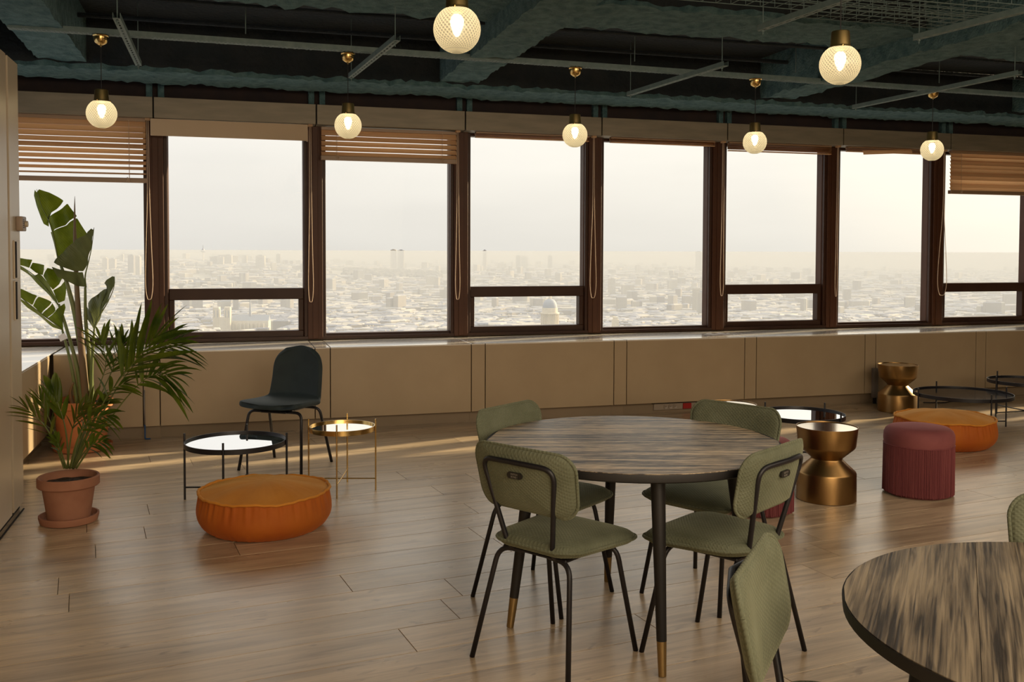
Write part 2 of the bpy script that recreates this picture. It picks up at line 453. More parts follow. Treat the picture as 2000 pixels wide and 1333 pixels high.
# ------------------------------------------------------------------ mesh helpers
class MB:
    def __init__(self):
        self.bm = bmesh.new()

    def box(self, c, d, bevel=0.0, rot=None, seg=1):
        r = bmesh.ops.create_cube(self.bm, size=1.0)
        vs = r['verts']
        for v in vs:
            v.co = Vector((v.co.x * d[0], v.co.y * d[1], v.co.z * d[2]))
        if bevel > 0:
            es = list({e for v in vs for e in v.link_edges})
            q = bmesh.ops.bevel(self.bm, geom=es, offset=bevel, segments=seg, affect='EDGES', profile=0.5)
            vs = list({v for f in q['faces'] for v in f.verts} | set(v for v in vs if v.is_valid))
        for v in vs:
            if rot is not None:
                v.co = rot @ v.co
            v.co += Vector(c)
        return self

    def lathe(self, prof, n=40, c=(0, 0, 0), closed=False):
        rings = []
        for r, z in prof:
            if r < 1e-6:
                rings.append([self.bm.verts.new((c[0], c[1], c[2] + z))])
            else:
                rings.append([self.bm.verts.new((c[0] + r * math.cos(2 * PI * k / n), c[1] + r * math.sin(2 * PI * k / n), c[2] + z)) for k in range(n)])
        for a, b in zip(rings, rings[1:]):
            for k in range(n):
                k2 = (k + 1) % n
                if len(a) == 1 and len(b) == 1:
                    continue
                if len(a) == 1:
                    self.bm.faces.new((a[0], b[k2], b[k]))
                elif len(b) == 1:
                    self.bm.faces.new((a[k], a[k2], b[0]))
                else:
                    self.bm.faces.new((a[k], a[k2], b[k2], b[k]))
        return self

    def tube(self, pts, r, n=10, cap=True):
        pts = [Vector(p) for p in pts]
        rs = r if isinstance(r, (list, tuple)) else [r] * len(pts)
        rings = []
        prev = None
        for i, p in enumerate(pts):
            if i == 0:
                d = pts[1] - pts[0]
            elif i == len(pts) - 1:
                d = pts[-1] - pts[-2]
            else:
                d = (pts[i + 1] - pts[i]).normalized() + (pts[i] - pts[i - 1]).normalized()
            d.normalize()
            if prev is None:
                u = d.orthogonal().normalized()
            else:
                u = (prev - d * prev.dot(d))
                u = u.normalized() if u.length > 1e-5 else d.orthogonal().normalized()
            prev = u
            v = d.cross(u)
            rings.append([self.bm.verts.new(p + (u * math.cos(2 * PI * k / n) + v * math.sin(2 * PI * k / n)) * rs[i]) for k in range(n)])
        for a, b in zip(rings, rings[1:]):
            for k in range(n):
                k2 = (k + 1) % n
                self.bm.faces.new((a[k], a[k2], b[k2], b[k]))
        if cap:
            self.bm.faces.new(list(reversed(rings[0]))); self.bm.faces.new(rings[-1])
        return self

    def grid(self, fn, nu, nv, wrap_u=False):
        g = [[self.bm.verts.new(fn(i / (nu if wrap_u else nu - 1) if nu > 1 else 0, j / (nv - 1))) for j in range(nv)] for i in range(nu)]
        for i in range(nu if wrap_u else nu - 1):
            for j in range(nv - 1):
                i2 = (i + 1) % nu
                self.bm.faces.new((g[i][j], g[i2][j], g[i2][j + 1], g[i][j + 1]))
        return g

    def mesh(self, name, m, smooth=None):
        bmesh.ops.recalc_face_normals(self.bm, faces=self.bm.faces)
        me = bpy.data.meshes.new(name)
        self.bm.to_mesh(me); self.bm.free()
        if m is not None:
            me.materials.append(M[m] if isinstance(m, str) else m)
        if smooth:
            for p in me.polygons:
                p.use_smooth = True
            if smooth != 180:
                try:
                    me.set_sharp_from_angle(angle=math.radians(smooth))
                except Exception:
                    pass
        return me

    def build(self, name, m, parent=None, smooth=None, loc=None, rotz=None):
        o = bpy.data.objects.new(name, self.mesh(name, m, smooth))
        COL.objects.link(o)
        if parent is not None:
            o.parent = parent
        if loc is not None:
            o.location = loc
        if rotz is not None:
            o.rotation_euler = (0, 0, rotz)
        return o


def tag(o, label=None, cat=None, group=None, kind=None):
    if label: o['label'] = label
    if cat: o['category'] = cat
    if group: o['group'] = group
    if kind: o['kind'] = kind
    return o


def empty(name, loc=(0, 0, 0), rz=0.0):
    o = bpy.data.objects.new(name, None); COL.objects.link(o)
    o.empty_display_size = 0.1
    o.location = loc; o.rotation_euler = (0, 0, rz)
    return o


def copy_tree(o, parent=None):
    c = o.copy(); COL.objects.link(c)
    if parent is not None:
        c.parent = parent
    for ch in [x for x in o.children]:
        copy_tree(ch, c)
    return c


def smooth_path(P, n=6, closed=False):
    P = [Vector(p) for p in P]
    out = []
    L = len(P)
    for i in range(L - 1):
        p0 = P[max(i - 1, 0)]; p1 = P[i]; p2 = P[i + 1]; p3 = P[min(i + 2, L - 1)]
        for k in range(n):
            t = k / n
            out.append(0.5 * ((2 * p1) + (-p0 + p2) * t + (2 * p0 - 5 * p1 + 4 * p2 - p3) * t * t + (-p0 + 3 * p1 - 3 * p2 + p3) * t ** 3))
    out.append(P[-1])
    return out


def rounded_path(P, r, n=5):
    """polyline with its inner corners rounded to radius about r"""
    P = [Vector(p) for p in P]
    out = [P[0]]
    for i in range(1, len(P) - 1):
        a, b, c = P[i - 1], P[i], P[i + 1]
        ra = min(r, (a - b).length * .48); rc = min(r, (c - b).length * .48)
        pa = b + (a - b).normalized() * ra; pc = b + (c - b).normalized() * rc
        for k in range(n + 1):
            t = k / n
            out.append((1 - t) ** 2 * pa + 2 * t * (1 - t) * b + t * t * pc)
    out.append(P[-1])
    return out


# ================================================================== THE SETTING
# everything of the window wall is built in the wall's own axes: x along it, -y into the room
def wbox(s0, s1, t0, t1, z0, z1, mb=None, bevel=0.0):
    mb = mb or MB()
    mb.box(((s0 + s1) / 2, -(t0 + t1) / 2, (z0 + z1) / 2), (abs(s1 - s0), abs(t1 - t0), abs(z1 - z0)), bevel)
    return mb


def wobj(mb, name, m, parent=None, smooth=None):
    o = mb.build(name, m, parent, smooth)
    if parent is None:
        o.location = W0; o.rotation_euler = (0, 0, WA)
    return o


S_L, S_R, T_B = -1.50, 15.2, 13.2
NB = 11                                     # bays

# ---- floor and its planks
fl = wobj(wbox(S_L - .2, S_R, -0.2, T_B, -0.12, -0.012), 'floor', 'gap')
tag(fl, kind='structure')
PA = math.radians(24.0) - WA                # planks run at 24 degrees
PW, PL = 0.2435, 2.05
pd = MB(); pd.box((0, 0, -0.006), (PL - 0.0028, PW - 0.0030, 0.012), 0.0008)
pmesh = pd.mesh('plank', 'plank')
ua = Vector((math.cos(math.radians(24.0)), math.sin(math.radians(24.0)), 0)); va = Vector((-ua.y, ua.x, 0))
cands = []
KV0 = 4.185                                  # offset of one long seam from the origin
known = {}
rj = random.Random(11)
for k in range(-26, 34):
    v0 = KV0 + k * PW + PW / 2
    ph = rj.random() * PL
    for j in range(-8, 14):
        u0 = ph + j * PL
        c = ua * u0 + va * v0
        dd = c - W0
        s_, t_ = dd.dot(WD), dd.dot(WN)
        ends = [(c + ua * q * PL / 2 - W0) for q in (-1, 1)]
        e0, e1 = ends[0].dot(WD), ends[1].dot(WD)
        if min(e.dot(WN) for e in ends) < -0.33 or max(e.dot(WN) for e in ends) > T_B or e1 < S_L + .1 or e0 > S_R - .1:
            continue
        full = e1 - e0
        a0, a1 = max(e0, S_L - .1), min(e1, S_R)
        fx = (a1 - a0) / full
        c = c + ua * (((a0 + a1) - (e0 + e1)) / 2 / full * PL)
        y = c.y
        inside = y > 2.2 and abs(c.x) / y < 0.56 + 0.9 / y
        cands.append((not inside, y, c, fx))
cands.sort(key=lambda q: (q[0], q[1]))
finv = fl.matrix_world.inverted() if False else (Matrix.Translation(W0) @ Matrix.Rotation(WA, 4, 'Z')).inverted()
rest = []
for i, (out, y, c, fx) in enumerate(cands):
    if i < 298 and not out:
        o = bpy.data.objects.new('plank', pmesh); COL.objects.link(o); o.parent = fl
        o.location = finv @ Vector((c.x, c.y, 0)); o.rotation_euler = (0, 0, PA); o.scale.x = fx
    else:
        rest.append((c, fx))
mb = MB()
R = Matrix.Rotation(PA, 3, 'Z')
for c, fx in rest:
    mb.box(finv @ Vector((c.x, c.y, -0.006)), (PL * fx - .0035, PW - .0035, .012), 0, R)
o = mb.build('outer_planks', 'plank', fl); o['kind'] = 'stuff'

# ---- ceiling slab and flocked beams
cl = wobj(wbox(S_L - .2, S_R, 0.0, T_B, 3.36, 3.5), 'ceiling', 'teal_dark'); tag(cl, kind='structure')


def rough_beam(s0, s1, t0, t1, zb, zt, name, m, amp=0.02, res=0.05, parent=None, jag=0.03, seed=0):
    """sprayed beam: underside and sides wobble, lower arrises torn"""
    mb = MB()
    ns = max(4, int((s1 - s0) / res)); nt_ = max(4, int((t1 - t0) / res))
    prof = [(t0, zt)] + [(t0, zb + q) for q in (.20, .09, .035)] + [(t0 + (t1 - t0) * k / nt_, zb) for k in range(nt_ + 1)] \
        + [(t1, zb + q) for q in (.035, .09, .20)] + [(t1, zt)]
    rows = []
    for i in range(ns + 1):
        s = s0 + (s1 - s0) * i / ns
        row = []
        for (t, z) in prof:
            n1 = noise.noise(Vector((s * 5, t * 5, z * 5 + seed)))
            n2 = noise.noise(Vector((s * 19, t * 19, z * 17 + seed)))
            n1 = n1 * .55
            f = 0 if z >= zt - 1e-6 else 1
            edge = 1 if (abs(t - t0) < 1e-6 or abs(t - t1) < 1e-6) else 0.35
            row.append(mb.bm.verts.new((s, -(t + f * edge * jag * (n1 + n2 * .75)), z + f * (amp * n1 + amp * .7 * n2))))
        rows.append(row)
    for a, b in zip(rows, rows[1:]):
        for j in range(len(prof) - 1):
            mb.bm.faces.new((a[j], b[j], b[j + 1], a[j + 1]))
    mb.bm.faces.new(rows[0]); mb.bm.faces.new(rows[-1])
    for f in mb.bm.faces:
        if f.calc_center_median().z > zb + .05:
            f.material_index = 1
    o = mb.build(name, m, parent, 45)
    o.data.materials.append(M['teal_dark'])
    return o


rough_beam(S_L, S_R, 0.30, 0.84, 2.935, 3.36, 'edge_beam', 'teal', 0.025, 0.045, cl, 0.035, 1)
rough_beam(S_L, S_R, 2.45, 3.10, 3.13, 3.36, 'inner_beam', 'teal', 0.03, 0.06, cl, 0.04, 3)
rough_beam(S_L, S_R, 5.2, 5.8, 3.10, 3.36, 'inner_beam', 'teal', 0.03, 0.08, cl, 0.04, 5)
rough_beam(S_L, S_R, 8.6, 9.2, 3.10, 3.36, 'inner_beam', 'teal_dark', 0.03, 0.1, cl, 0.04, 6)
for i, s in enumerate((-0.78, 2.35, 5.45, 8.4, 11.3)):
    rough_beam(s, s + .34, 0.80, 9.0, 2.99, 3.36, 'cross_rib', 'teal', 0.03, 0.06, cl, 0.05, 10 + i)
# conduits running along the slab
for t, z, r in ((2.25, 3.16, .014), (2.33, 3.14, .010), (4.3, 3.22, .02), (1.3, 3.24, .018), (4.55, 3.2, .012)):
    mb = MB(); mb.tube([(S_L, -t, z), (S_R, -t, z)], r, 8)
    mb.build('conduit', 'teal_dark', cl, 180)

# ---- front wall above and below the glazing
wb = wobj(wbox(S_L - .2, S_R, -0.35, -0.14, -0.12, 0.745), 'wall_back', 'cream'); tag(wb, kind='structure')
wbox(S_L - .2, S_R, -0.35, 0.02, 2.66, 3.5).build('upper_wall', 'recess', wb)
wbox(S_L - .2, S_R, 0.02, 0.10, 2.84, 3.5).build('recess_lining', 'recess', wb)
for i in range(0, 10):
    for d in (-.062, .034):
        wbox(i * MOD + d, i * MOD + d + .05, .10, .15, 2.83, 3.02).build('fixing_bracket', 'teal', wb)
for i in range(-1, NB - 1):
    a = i * MOD + (0.006 if i > -1 else -.1); b = (i + 1) * MOD - .006
    wbox(a, b, .190, .224, 2.655, 2.83, bevel=.002).build('fascia_panel', 'fascia', wb)
    wbox(a, b, .02, .19, 2.655, 2.67).build('soffit_strip', 'fascia', wb)
wbox(S_L, S_R, .10, .185, 2.67, 2.835).build('fascia_backing', 'gap', wb)

# ---- side and rear walls
wr = wobj(wbox(S_R, S_R + .2, -.3, T_B, -.12, 3.5), 'wall_right', 'cream'); tag(wr, kind='structure')
wf = wobj(wbox(S_L - .2, S_R + .2, T_B, T_B + .2, -.12, 3.5), 'wall_front', 'column'); tag(wf, kind='structure')

# left wall: lacquered panels that end 2.7 m short of the glazing, then glazing again round the corner
wlft = wobj(wbox(-.80, -.62, 2.73, T_B, -.12, 2.60), 'wall_left', 'gap'); tag(wlft, kind='structure')
tt = [2.712, 3.006]
prev = 2.712
for k, (a, b) in enumerate(((2.712, 2.985), (3.035, 3.60), (3.615, 4.5), (4.515, 5.4), (5.415, 6.3), (6.315, 9.0), (9.015, 13.1))):
    wbox(-.635, -.58, a, b, 0.035, 2.615, bevel=.003).build('wall_panel', 'column', wlft)
wbox(-.80, -.60, 2.70, 2.73, 0.0, 2.615).build('end_panel', 'column', wlft)
wbox(-.628, -.60, 2.72, 13.1, 0.0, 0.05).build('plinth', 'gap', wlft)
wbox(-.575, -.568, 2.76, 13.0, 0.0, 0.006).build('floor_gap', 'gap', wlft)
wlu = wobj(wbox(S_L - .25, S_L - .02, -0.3, T_B, -.12, .745), 'wall_left', 'cream'); tag(wlu, kind='structure')
wbox(S_L - .25, S_L - .02, -0.3, T_B, 2.65, 3.5).build('upper_wall', 'recess', wlu)
wbox(S_L - .25, S_L - .02, 2.9, T_B, .74, 2.66).build('wall_infill', 'cream', wlu)


# ---- windows: one structure object per bay
def window(n, s0, s1, split, wallrot=None):
    root = wobj(MB().box(((s0 + s1) / 2, 0.03, 0.7325), (s1 - s0, 0.17, 0.027)), 'window_%d' % n, 'bronze2')
    tag(root, kind='structure')
    z0, z1 = 0.745, 2.66
    fo = 0.097                                # half post width seen as frame
    yo, yi = 0.13, 0.0                        # local y: outwards is +
    a, b = s0 + fo, s1 - fo
    def fr(x0, x1, za, zb, y0, y1, nm, m):
        mb = MB(); mb.box(((x0 + x1) / 2, (y0 + y1) / 2, (za + zb) / 2), (x1 - x0, y1 - y0, zb - za), 0.004)
        return mb.build(nm, m, root)
    e = .032
    if split:
        fr(a - .03, b + .03, 2.628, z1, -.005, .10, 'head_rail', 'bronze2')
        fr(a - .03, a + .006, z0, z1 - .03, 0.0, .10, 'jamb', 'bronze'); fr(b - .006, b + .03, z0, z1 - .03, 0.0, .10, 'jamb', 'bronze')
        fr(a + .006, b - .006, z0 - .02, z0 + .055, -.012, .09, 'bottom_rail', 'bronze2')
        fr(a + .006, b - .006, 1.087, 1.187, -.012, .09, 'transom', 'bronze2')
        fr(a + .006, a + .048, z0 + .055, 1.087, -.008, .08, 'sash_stile', 'bronze2'); fr(b - .048, b - .006, z0 + .055, 1.087, -.008, .08, 'sash_stile', 'bronze2')
        mb = MB(); mb.box(((a + b) / 2, .055, (z0 + .055 + 1.087) / 2), (b - a - .09, .008, 1.087 - z0 - .055)); mb.build('glass_pane', 'glass', root)
        mb = MB(); mb.box(((a + b) / 2, .055, (1.187 + 2.628) / 2), (b - a - .012, .008, 2.628 - 1.187)); mb.build('glass_pane', 'glass', root)
    else:
        fr(a - .03, b + .03, 2.628, z1, 0.0, .10, 'head_rail', 'bronze2')
        fr(a - .03, a + .004, z0, z1 - .03, 0.0, .10, 'jamb', 'bronze'); fr(b - .004, b + .03, z0, z1 - .03, 0.0, .10, 'jamb', 'bronze')
        fr(a, b, z0 - .02, z0 + .022, -.008, .09, 'bottom_rail', 'bronze2')
        mb = MB(); mb.box(((a + b) / 2, .055, (z0 + .022 + 2.628) / 2), (b - a - .008, .008, 2.628 - z0 - .022)); mb.build('glass_pane', 'glass', root)
    return root


for i in range(-1, NB - 1):
    window(i + 2, i * MOD, (i + 1) * MOD, i % 2 == 0)
# posts between the bays
for i in range(-1, NB):
    c = i * MOD
    mb = MB()
    mb.box((c, .02, (0.72 + 2.66) / 2), (.135, .16, 1.94), .004)
    po = wobj(mb, 'trim_%d' % (i + 2), 'bronze'); tag(po, kind='structure')
    mb = MB(); mb.box((c, -.064, (0.72 + 2.66) / 2), (.05, .012, 1.93), .003); mb.build('cover_strip', 'bronze', po)
    mb = MB(); mb.box((c, .125, (0.72 + 2.66) / 2), (.11, .05, 1.94), .004); mb.build('outer_fin', 'bronze2', po)
    for d in (-.082, .082):
        mb = MB(); mb.box((c + d, .012, (0.72 + 2.66) / 2), (.030, .10, 1.93), .003); mb.build('side_bead', 'bronze2', po)
# two windows round the left corner
for n, (ta, tb) in enumerate(((0.12, 1.45), (1.45, 2.80))):
    root = wobj(wbox(S_L - .14, S_L - .02, ta, tb, .74, .79), 'window_%d' % (20 + n), 'bronze2'); tag(root, kind='structure')
    wbox(S_L - .14, S_L - .02, ta, tb, 2.6, 2.66).build('head_rail', 'bronze2', root)
    wbox(S_L - .14, S_L - .0, ta, ta + .09, .79, 2.6).build('jamb', 'bronze', root)
    wbox(S_L - .14, S_L - .0, tb - .09, tb, .79, 2.6).build('jamb', 'bronze', root)
    wbox(S_L - .09, S_L - .08, ta + .09, tb - .09, .79, 2.6).build('glass_pane', 'glass', root)

# ================================================================== RADIATOR COVERS
ordn = ['first', 'second', 'third', 'fourth', 'fifth', 'sixth', 'seventh', 'eighth', 'ninth', 'tenth', 'eleventh']
PT = 0.717
wide_say = {0: 'cream radiator cover behind the palm, between the corner and the split window',
            1: 'wide cream radiator cover directly behind the petrol blue chair',
            2: 'wide cream radiator cover right of the blue chair, under the half-lowered slatted blind',
            3: 'wide cream radiator cover behind the left side of the large round table',
            4: 'wide cream radiator cover with the socket strip under it',
            5: 'wide cream radiator cover just left of the grey upright box',
            6: 'wide cream radiator cover behind the far hourglass table',
            7: 'wide cream radiator cover at the right edge of the photo'}


def cover(s0, s1, label, wide):
    root = empty('radiator_cover', wl((s0 + s1) / 2, PT / 2, 0), WA)
    tag(root, label, 'radiator cover', 'radiator covers under the windows')
    hw = (s1 - s0) / 2 - .0035
    h = PT / 2
    mb = MB(); mb.box((0, -h + .009, .3985), (2 * hw, .018, .593), .002); mb.build('front_panel', 'cream', root)
    if wide:
        mb = MB(); mb.box((0, -h + .31, .701), (2 * hw, .62, .012), .002); mb.build('top_panel', 'cream_top', root)
        mb = MB(); mb.box((0, h - .028, .701), (2 * hw, .056, .012), .002); mb.build('rear_strip', 'cream_top', root)
        mb = MB(); mb.box((0, h - .075, .694), (2 * hw - .08, .04, .006)); mb.build('vent_slot', 'gap', root)
    else:
        mb = MB(); mb.box((0, 0, .701), (2 * hw, PT - .004, .012), .002); mb.build('top_panel', 'cream_top', root)
    mb = MB(); mb.box((0, .02, .39), (2 * hw - .002, PT - .10, .58)); mb.build('casing', 'gap', root)
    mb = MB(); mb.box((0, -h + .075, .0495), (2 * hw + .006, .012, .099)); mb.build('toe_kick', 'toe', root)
    return root


for i in range(-1, 9):
    c0 = i * MOD + .064 if i >= 0 else -.727
    c1 = (i + 1) * MOD - .064
    j = i + 1
    cover(c0, c1, wide_say.get(j, 'wide cream radiator cover, %s from the left corner' % ordn[j]), True)
post_say = {0: 'narrow cream cover strip behind the palm leaves with a dark slit beside it', 1: 'narrow cream cover strip behind the right legs of the blue chair',
            2: 'narrow cream cover strip left of the far left green chair', 3: 'narrow cream cover strip left of the socket strip',
            4: 'narrow cream cover strip left of the covered panel by the far mirror table', 5: 'narrow cream cover strip with the grey upright box at its foot',
            6: 'narrow cream cover strip above the large dark tray table'}
for i in range(0, 9):
    cover(i * MOD - .064, i * MOD + .064, post_say.get(i, 'narrow cream cover strip, %s from the left' % ordn[i]), False)

# return unit along the left wall
rt_ = empty('radiator_cover', wl(-.745, .72, 0), WA)
tag(rt_, 'cream radiator cover returning along the left wall beside the tall plant', 'radiator cover', 'radiator covers under the windows')
for k, (a, b) in enumerate(((0.03, .62), (.63, 1.20), (1.21, 1.96))):
    mb = MB(); mb.box((-.009, -(a + b) / 2, .3985), (.018, b - a, .593), .002); mb.build('front_panel', 'cream', rt_)
mb = MB(); mb.box((-.37, -.62, .701), (.735, 2.7, .012), .002); mb.build('top_panel', 'cream_top', rt_)
mb = MB(); mb.box((-.385, -.98, .39), (.70, 1.92, .58)); mb.build('casing', 'gap', rt_)
mb = MB(); mb.box((-.075, -.99, .0495), (.012, 1.94, .099)); mb.build('toe_kick', 'toe', rt_)


# ================================================================== BLINDS
def slat_mesh(L, wdt=.050, crown=.006):
    mb = MB()
    mb.grid(lambda u, v: ((u - .5) * L, (v - .5) * wdt, crown * (1 - (2 * v - 1) ** 2)), 2, 5)
    g = bmesh.ops.solidify(mb.bm, geom=list(mb.bm.faces), thickness=.0025)
    return mb.mesh('slat', 'slat', 60)


def blind(s0, s1, tiltlist, z_top, pitch, label, t=.125, rail_gap=.03):
    root = empty('venetian_blind', wl((s0 + s1) / 2, t, z_top), WA)
    tag(root, label, 'window blind', 'venetian blinds at the windows')
    L = s1 - s0
    sm = slat_mesh(L)
    mb = MB(); mb.box((0, 0, -.014), (L, .05, .028), .002); mb.build('head_rail', 'rail', root)
    z = -.028
    for k, tl in enumerate(tiltlist):
        z -= pitch
        o = bpy.data.objects.new('slat', sm); COL.objects.link(o); o.parent = root
        o.location = (0, 0, z + pitch / 2); o.rotation_euler = (math.radians(tl), 0, random.uniform(-.001, .001))
    zb = z - rail_gap
    mb = MB(); mb.box((0, 0, zb), (L + .01, .052, .040), .004); mb.build('bottom_rail', 'rail', root)
    for f in (-.39, .39):
        mb = MB()
        for dy in (-.026, .026):
            mb.tube([(f * L, dy, -.02), (f * L, dy, zb)], .0017, 5)
        for k in range(len(tiltlist)):
            zz = -.028 - pitch * (k + .5)
            mb.tube([(f * L, -.026, zz), (f * L, .026, zz)], .0008, 4)
        mb.build('ladder_cord', 'cord', root)
        mb = MB()
        for q in range(5):
            pts = [(f * L + random.uniform(-.02, .02), -.03 + random.uniform(-.006, .002), zb + random.uniform(-.02, .025)) for _ in range(5)]
            mb.tube(smooth_path(pts, 4), .0012, 5)
        mb.build('cord_knot', 'cord', root)
    return root


blind(-1.30, -.067, [76, 74, 72, 58, 56, 54, 48, 42, 36, 20], 2.655, .0470, 'slatted blind half lowered above the tall banana-leaved plant', rail_gap=.032)
blind(1.415, 2.664, [76, 62, 62, 60, 60], 2.645, .0475, 'slatted blind lowered a little, with five slats and bright gaps', rail_gap=.012)
blind(8.262, 9.46, [68] * 9 + [56], 2.655, .0415, 'slatted blind closed tight at the right edge of the photo', rail_gap=.012)
# stacked blinds pulled right up
for (s0, s1, n, say) in ((2.85, 3.99, 3, 'slatted blind drawn fully up at the window right of the five-slat blind'),
                         (4.22, 5.36, 3, 'slatted blind drawn fully up at the plain window right of centre'),
                         (5.52, 6.73, 9, 'slatted blind drawn up in a thicker stack, left of the far right lamps'),
                         (6.93, 8.08, 3, 'slatted blind drawn fully up with one loose slanting slat')):
    root = empty('venetian_blind', wl((s0 + s1) / 2, .125, 2.655), WA)
    tag(root, say, 'window blind', 'venetian blinds at the windows')
    L = s1 - s0
    mb = MB(); mb.box((0, 0, -.008), (L, .045, .016), .002); mb.build('head_rail', 'rail', root)
    sm = slat_mesh(L)
    for k in range(n):
        o = bpy.data.objects.new('slat', sm); COL.objects.link(o); o.parent = root
        o.location = (random.uniform(-.004, .004), random.uniform(-.003, .003), -.022 - .0065 * k)
    mb = MB(); mb.box((0, 0, -.030 - .0065 * n), (L, .04, .010), .002); mb.build('bottom_rail', 'slat', root)
    if 'slanting' in say:
        o = bpy.data.objects.new('slat', slat_mesh(.62)); COL.objects.link(o); o.parent = root
        o.location = (-.10, -.045, -.045); o.rotation_euler = (1.1, -.06, 0)
        o['label'] = 'loose slanting slat'
# plain pelmet panel over the second window
rp_ = empty('roller_blind', wl(.632, .20, 2.65), WA)
tag(rp_, 'plain beige roller blind lowered a hand below the fascia, left of centre', 'window blind')
mb = MB(); mb.box((0, 0, -.072), (1.315, .012, .145), .003); mb.build('blind_sheet', 'roller', rp_)
mb = MB(); mb.tube([(-.655, .03, -.02), (.655, .03, -.02)], .018, 12); mb.build('roller_tube', 'rail', rp_, 60)
mb = MB(); mb.box((.655, .01, -.10), (.012, .03, .10), .002); mb.build('end_bracket', 'rail', rp_)

# pull cords
cordsay = ['on the post behind the tall plant', 'on the post left of the five-slat blind', 'on the post right of the five-slat blind',
           'on the post behind the left of the big round table', 'on the post right of the plain centre window', 'on the second post from the far right blind', 'crossing the glass left of the closed blind']
for i, (s, zb, wdt, tw) in enumerate(((-.05, 1.105, .030, .2), (1.314, 1.067, .022, .1), (2.669, 1.075, .022, .1), (4.031, 1.074, .032, .1), (5.44, 1.08, .02, .5), (6.795, 1.061, .014, .1), (8.15, 1.058, .060, .3))):
    root = empty('pull_cord', wl(s, .165, 2.64), WA)
    tag(root, 'looped blind pull cord hanging ' + cordsay[i], 'blind cord', 'pull cords between the windows')
    H_ = 2.64 - zb
    pts = [(-.006, 0, 0), (-.008, 0, -H_ * .4), (-wdt * .75, 0, -H_ * .7), (-wdt, 0, -H_ * .9), (-wdt * .6, 0, -H_ + .02), (0, 0, -H_),
           (wdt * .6, 0, -H_ + .02), (wdt, 0, -H_ * .9), (wdt * .7, 0, -H_ * .7), (.010, 0, -H_ * .4), (.006, 0, 0)]
    mb = MB(); mb.tube(smooth_path(pts, 6), .0032, 6); mb.build('cord_loop', 'cord', root, 180)
    mb = MB(); mb.box((0, 0.0, .006), (.04, .05, .018), .002); mb.build('cord_bracket', 'slat', root)

# ================================================================== WALL AND SILL DETAILS
# room controller and switch plates on the left panel
th = empty('thermostat', wl(-.58, 2.77, 1.68), WA)
tag(th, 'beige thermostat box projecting from the left wall panel', 'thermostat')
mb = MB(); mb.box((.018, 0, 0), (.036, .115, .085), .006, None, 2); mb.build('housing', 'thermo', th, 40)
mb = MB(); mb.lathe([(0, 0), (.018, 0), (.018, .012), (.015, .014), (0, .014)], 18)
d = mb.build('dial', 'column', th, 40); d.location = (.036, .028, 0); d.rotation_euler = (0, PI / 2, 0)
mb = MB()
for k in range(5):
    mb.box((.0365, -.025, -.022 + .011 * k), (.0016, .035, .004))
mb.build('vent_slits', 'gap', th)
for nm, z0, z1, say in (('wall_display', 1.362, 1.582, 'upper of two tall slim grey plates on the left wall panel'), ('wall_display', 1.125, 1.352, 'lower of two tall slim grey plates on the left wall panel')):
    o = empty(nm, wl(-.58, 2.83, (z0 + z1) / 2), WA); tag(o, say, 'wall plate')
    mb = MB(); mb.box((.004, 0, 0), (.008, .15, z1 - z0), .002); mb.build('plate', 'column', o)
    mb = MB(); mb.box((.010, -.055, 0), (.006, .028, z1 - z0 - .012), .001); mb.build('slot', 'gap', o)

# socket strip in the toe recess
so = empty('socket_strip', wl(4.68, .64, .055), WA)
tag(so, 'beige wall socket strip with one red socket, low under the radiator cover', 'power socket')
mb = MB(); mb.box((0, -.012, 0), (.44, .024, .062), .003); mb.build('trunking', 'socket', so)
mb = MB(); mb.box((0, -.014, .036), (.48, .03, .010), .002); mb.build('lid_strip', 'gap', so)
for k in range(3):
    mb = MB(); mb.lathe([(.0, .002), (.014, .002), (.019, .006), (.021, .006), (.021, 0), (0, 0)], 20)
    o = mb.build('socket', 'socket', so, 40); o.location = (-.10 + k * .05, -.024, 0); o.rotation_euler = (PI / 2, 0, 0)
    mb = MB()
    for dx in (-.006, .006):
        mb.lathe([(0, .0), (.003, .0), (.003, .0025), (0, .0025)], 8, (dx, 0, .0012))
    o2 = mb.build('socket_hole', 'gap', o)
mb = MB(); mb.box((.125, -.028, 0), (.088, .014, .054), .003); mb.build('red_socket', 'red_socket', so)

gp = empty('junction_box', wl(6.865, .735, 0), WA); tag(gp, 'grey upright metal box at the wall, left of the far hourglass table', 'cable duct')
mb = MB(); mb.box((0, 0, .21), (.062, .034, .30), .003); mb.build('duct_body', 'grey_plastic', gp)
mb = MB(); mb.box((0, -.018, .21), (.045, .004, .28), .001); mb.build('duct_lid', 'grey_plastic', gp)
mb = MB(); mb.box((0, .0, .03), (.03, .02, .06)); mb.build('duct_foot', 'gap', gp)

cb = empty('floor_cable', wl(-.055, .73, 0), WA); tag(cb, 'thin grey and blue cable standing in the slit behind the palm', 'cable')
mb = MB(); mb.tube([(0, 0, .40), (0, -.002, .25), (.002, -.002, .12)], .0055, 8); mb.build('grey_sleeve', 'grey_plastic', cb, 180)
mb = MB(); mb.tube(smooth_path([(.002, -.002, .12), (.003, -.003, .06), (.004, -.006, .012), (.02, -.02, .008), (.045, -.02, .008)]), .006, 8); mb.build('blue_lead', 'blue_tape', cb, 180)

fc = MB(); fc.tube(smooth_path([wl(7.35, .86, .008), wl(7.55, .92, .008), wl(7.7, .88, .008), wl(7.9, 1.0, .008), wl(8.1, .93, .008), wl(8.3, 1.02, .008)], 6), .006, 7)
o = fc.build('power_cable', 'cable', None, 180); tag(o, 'black cable lying loose on the floor beside the far hourglass table', 'cable')

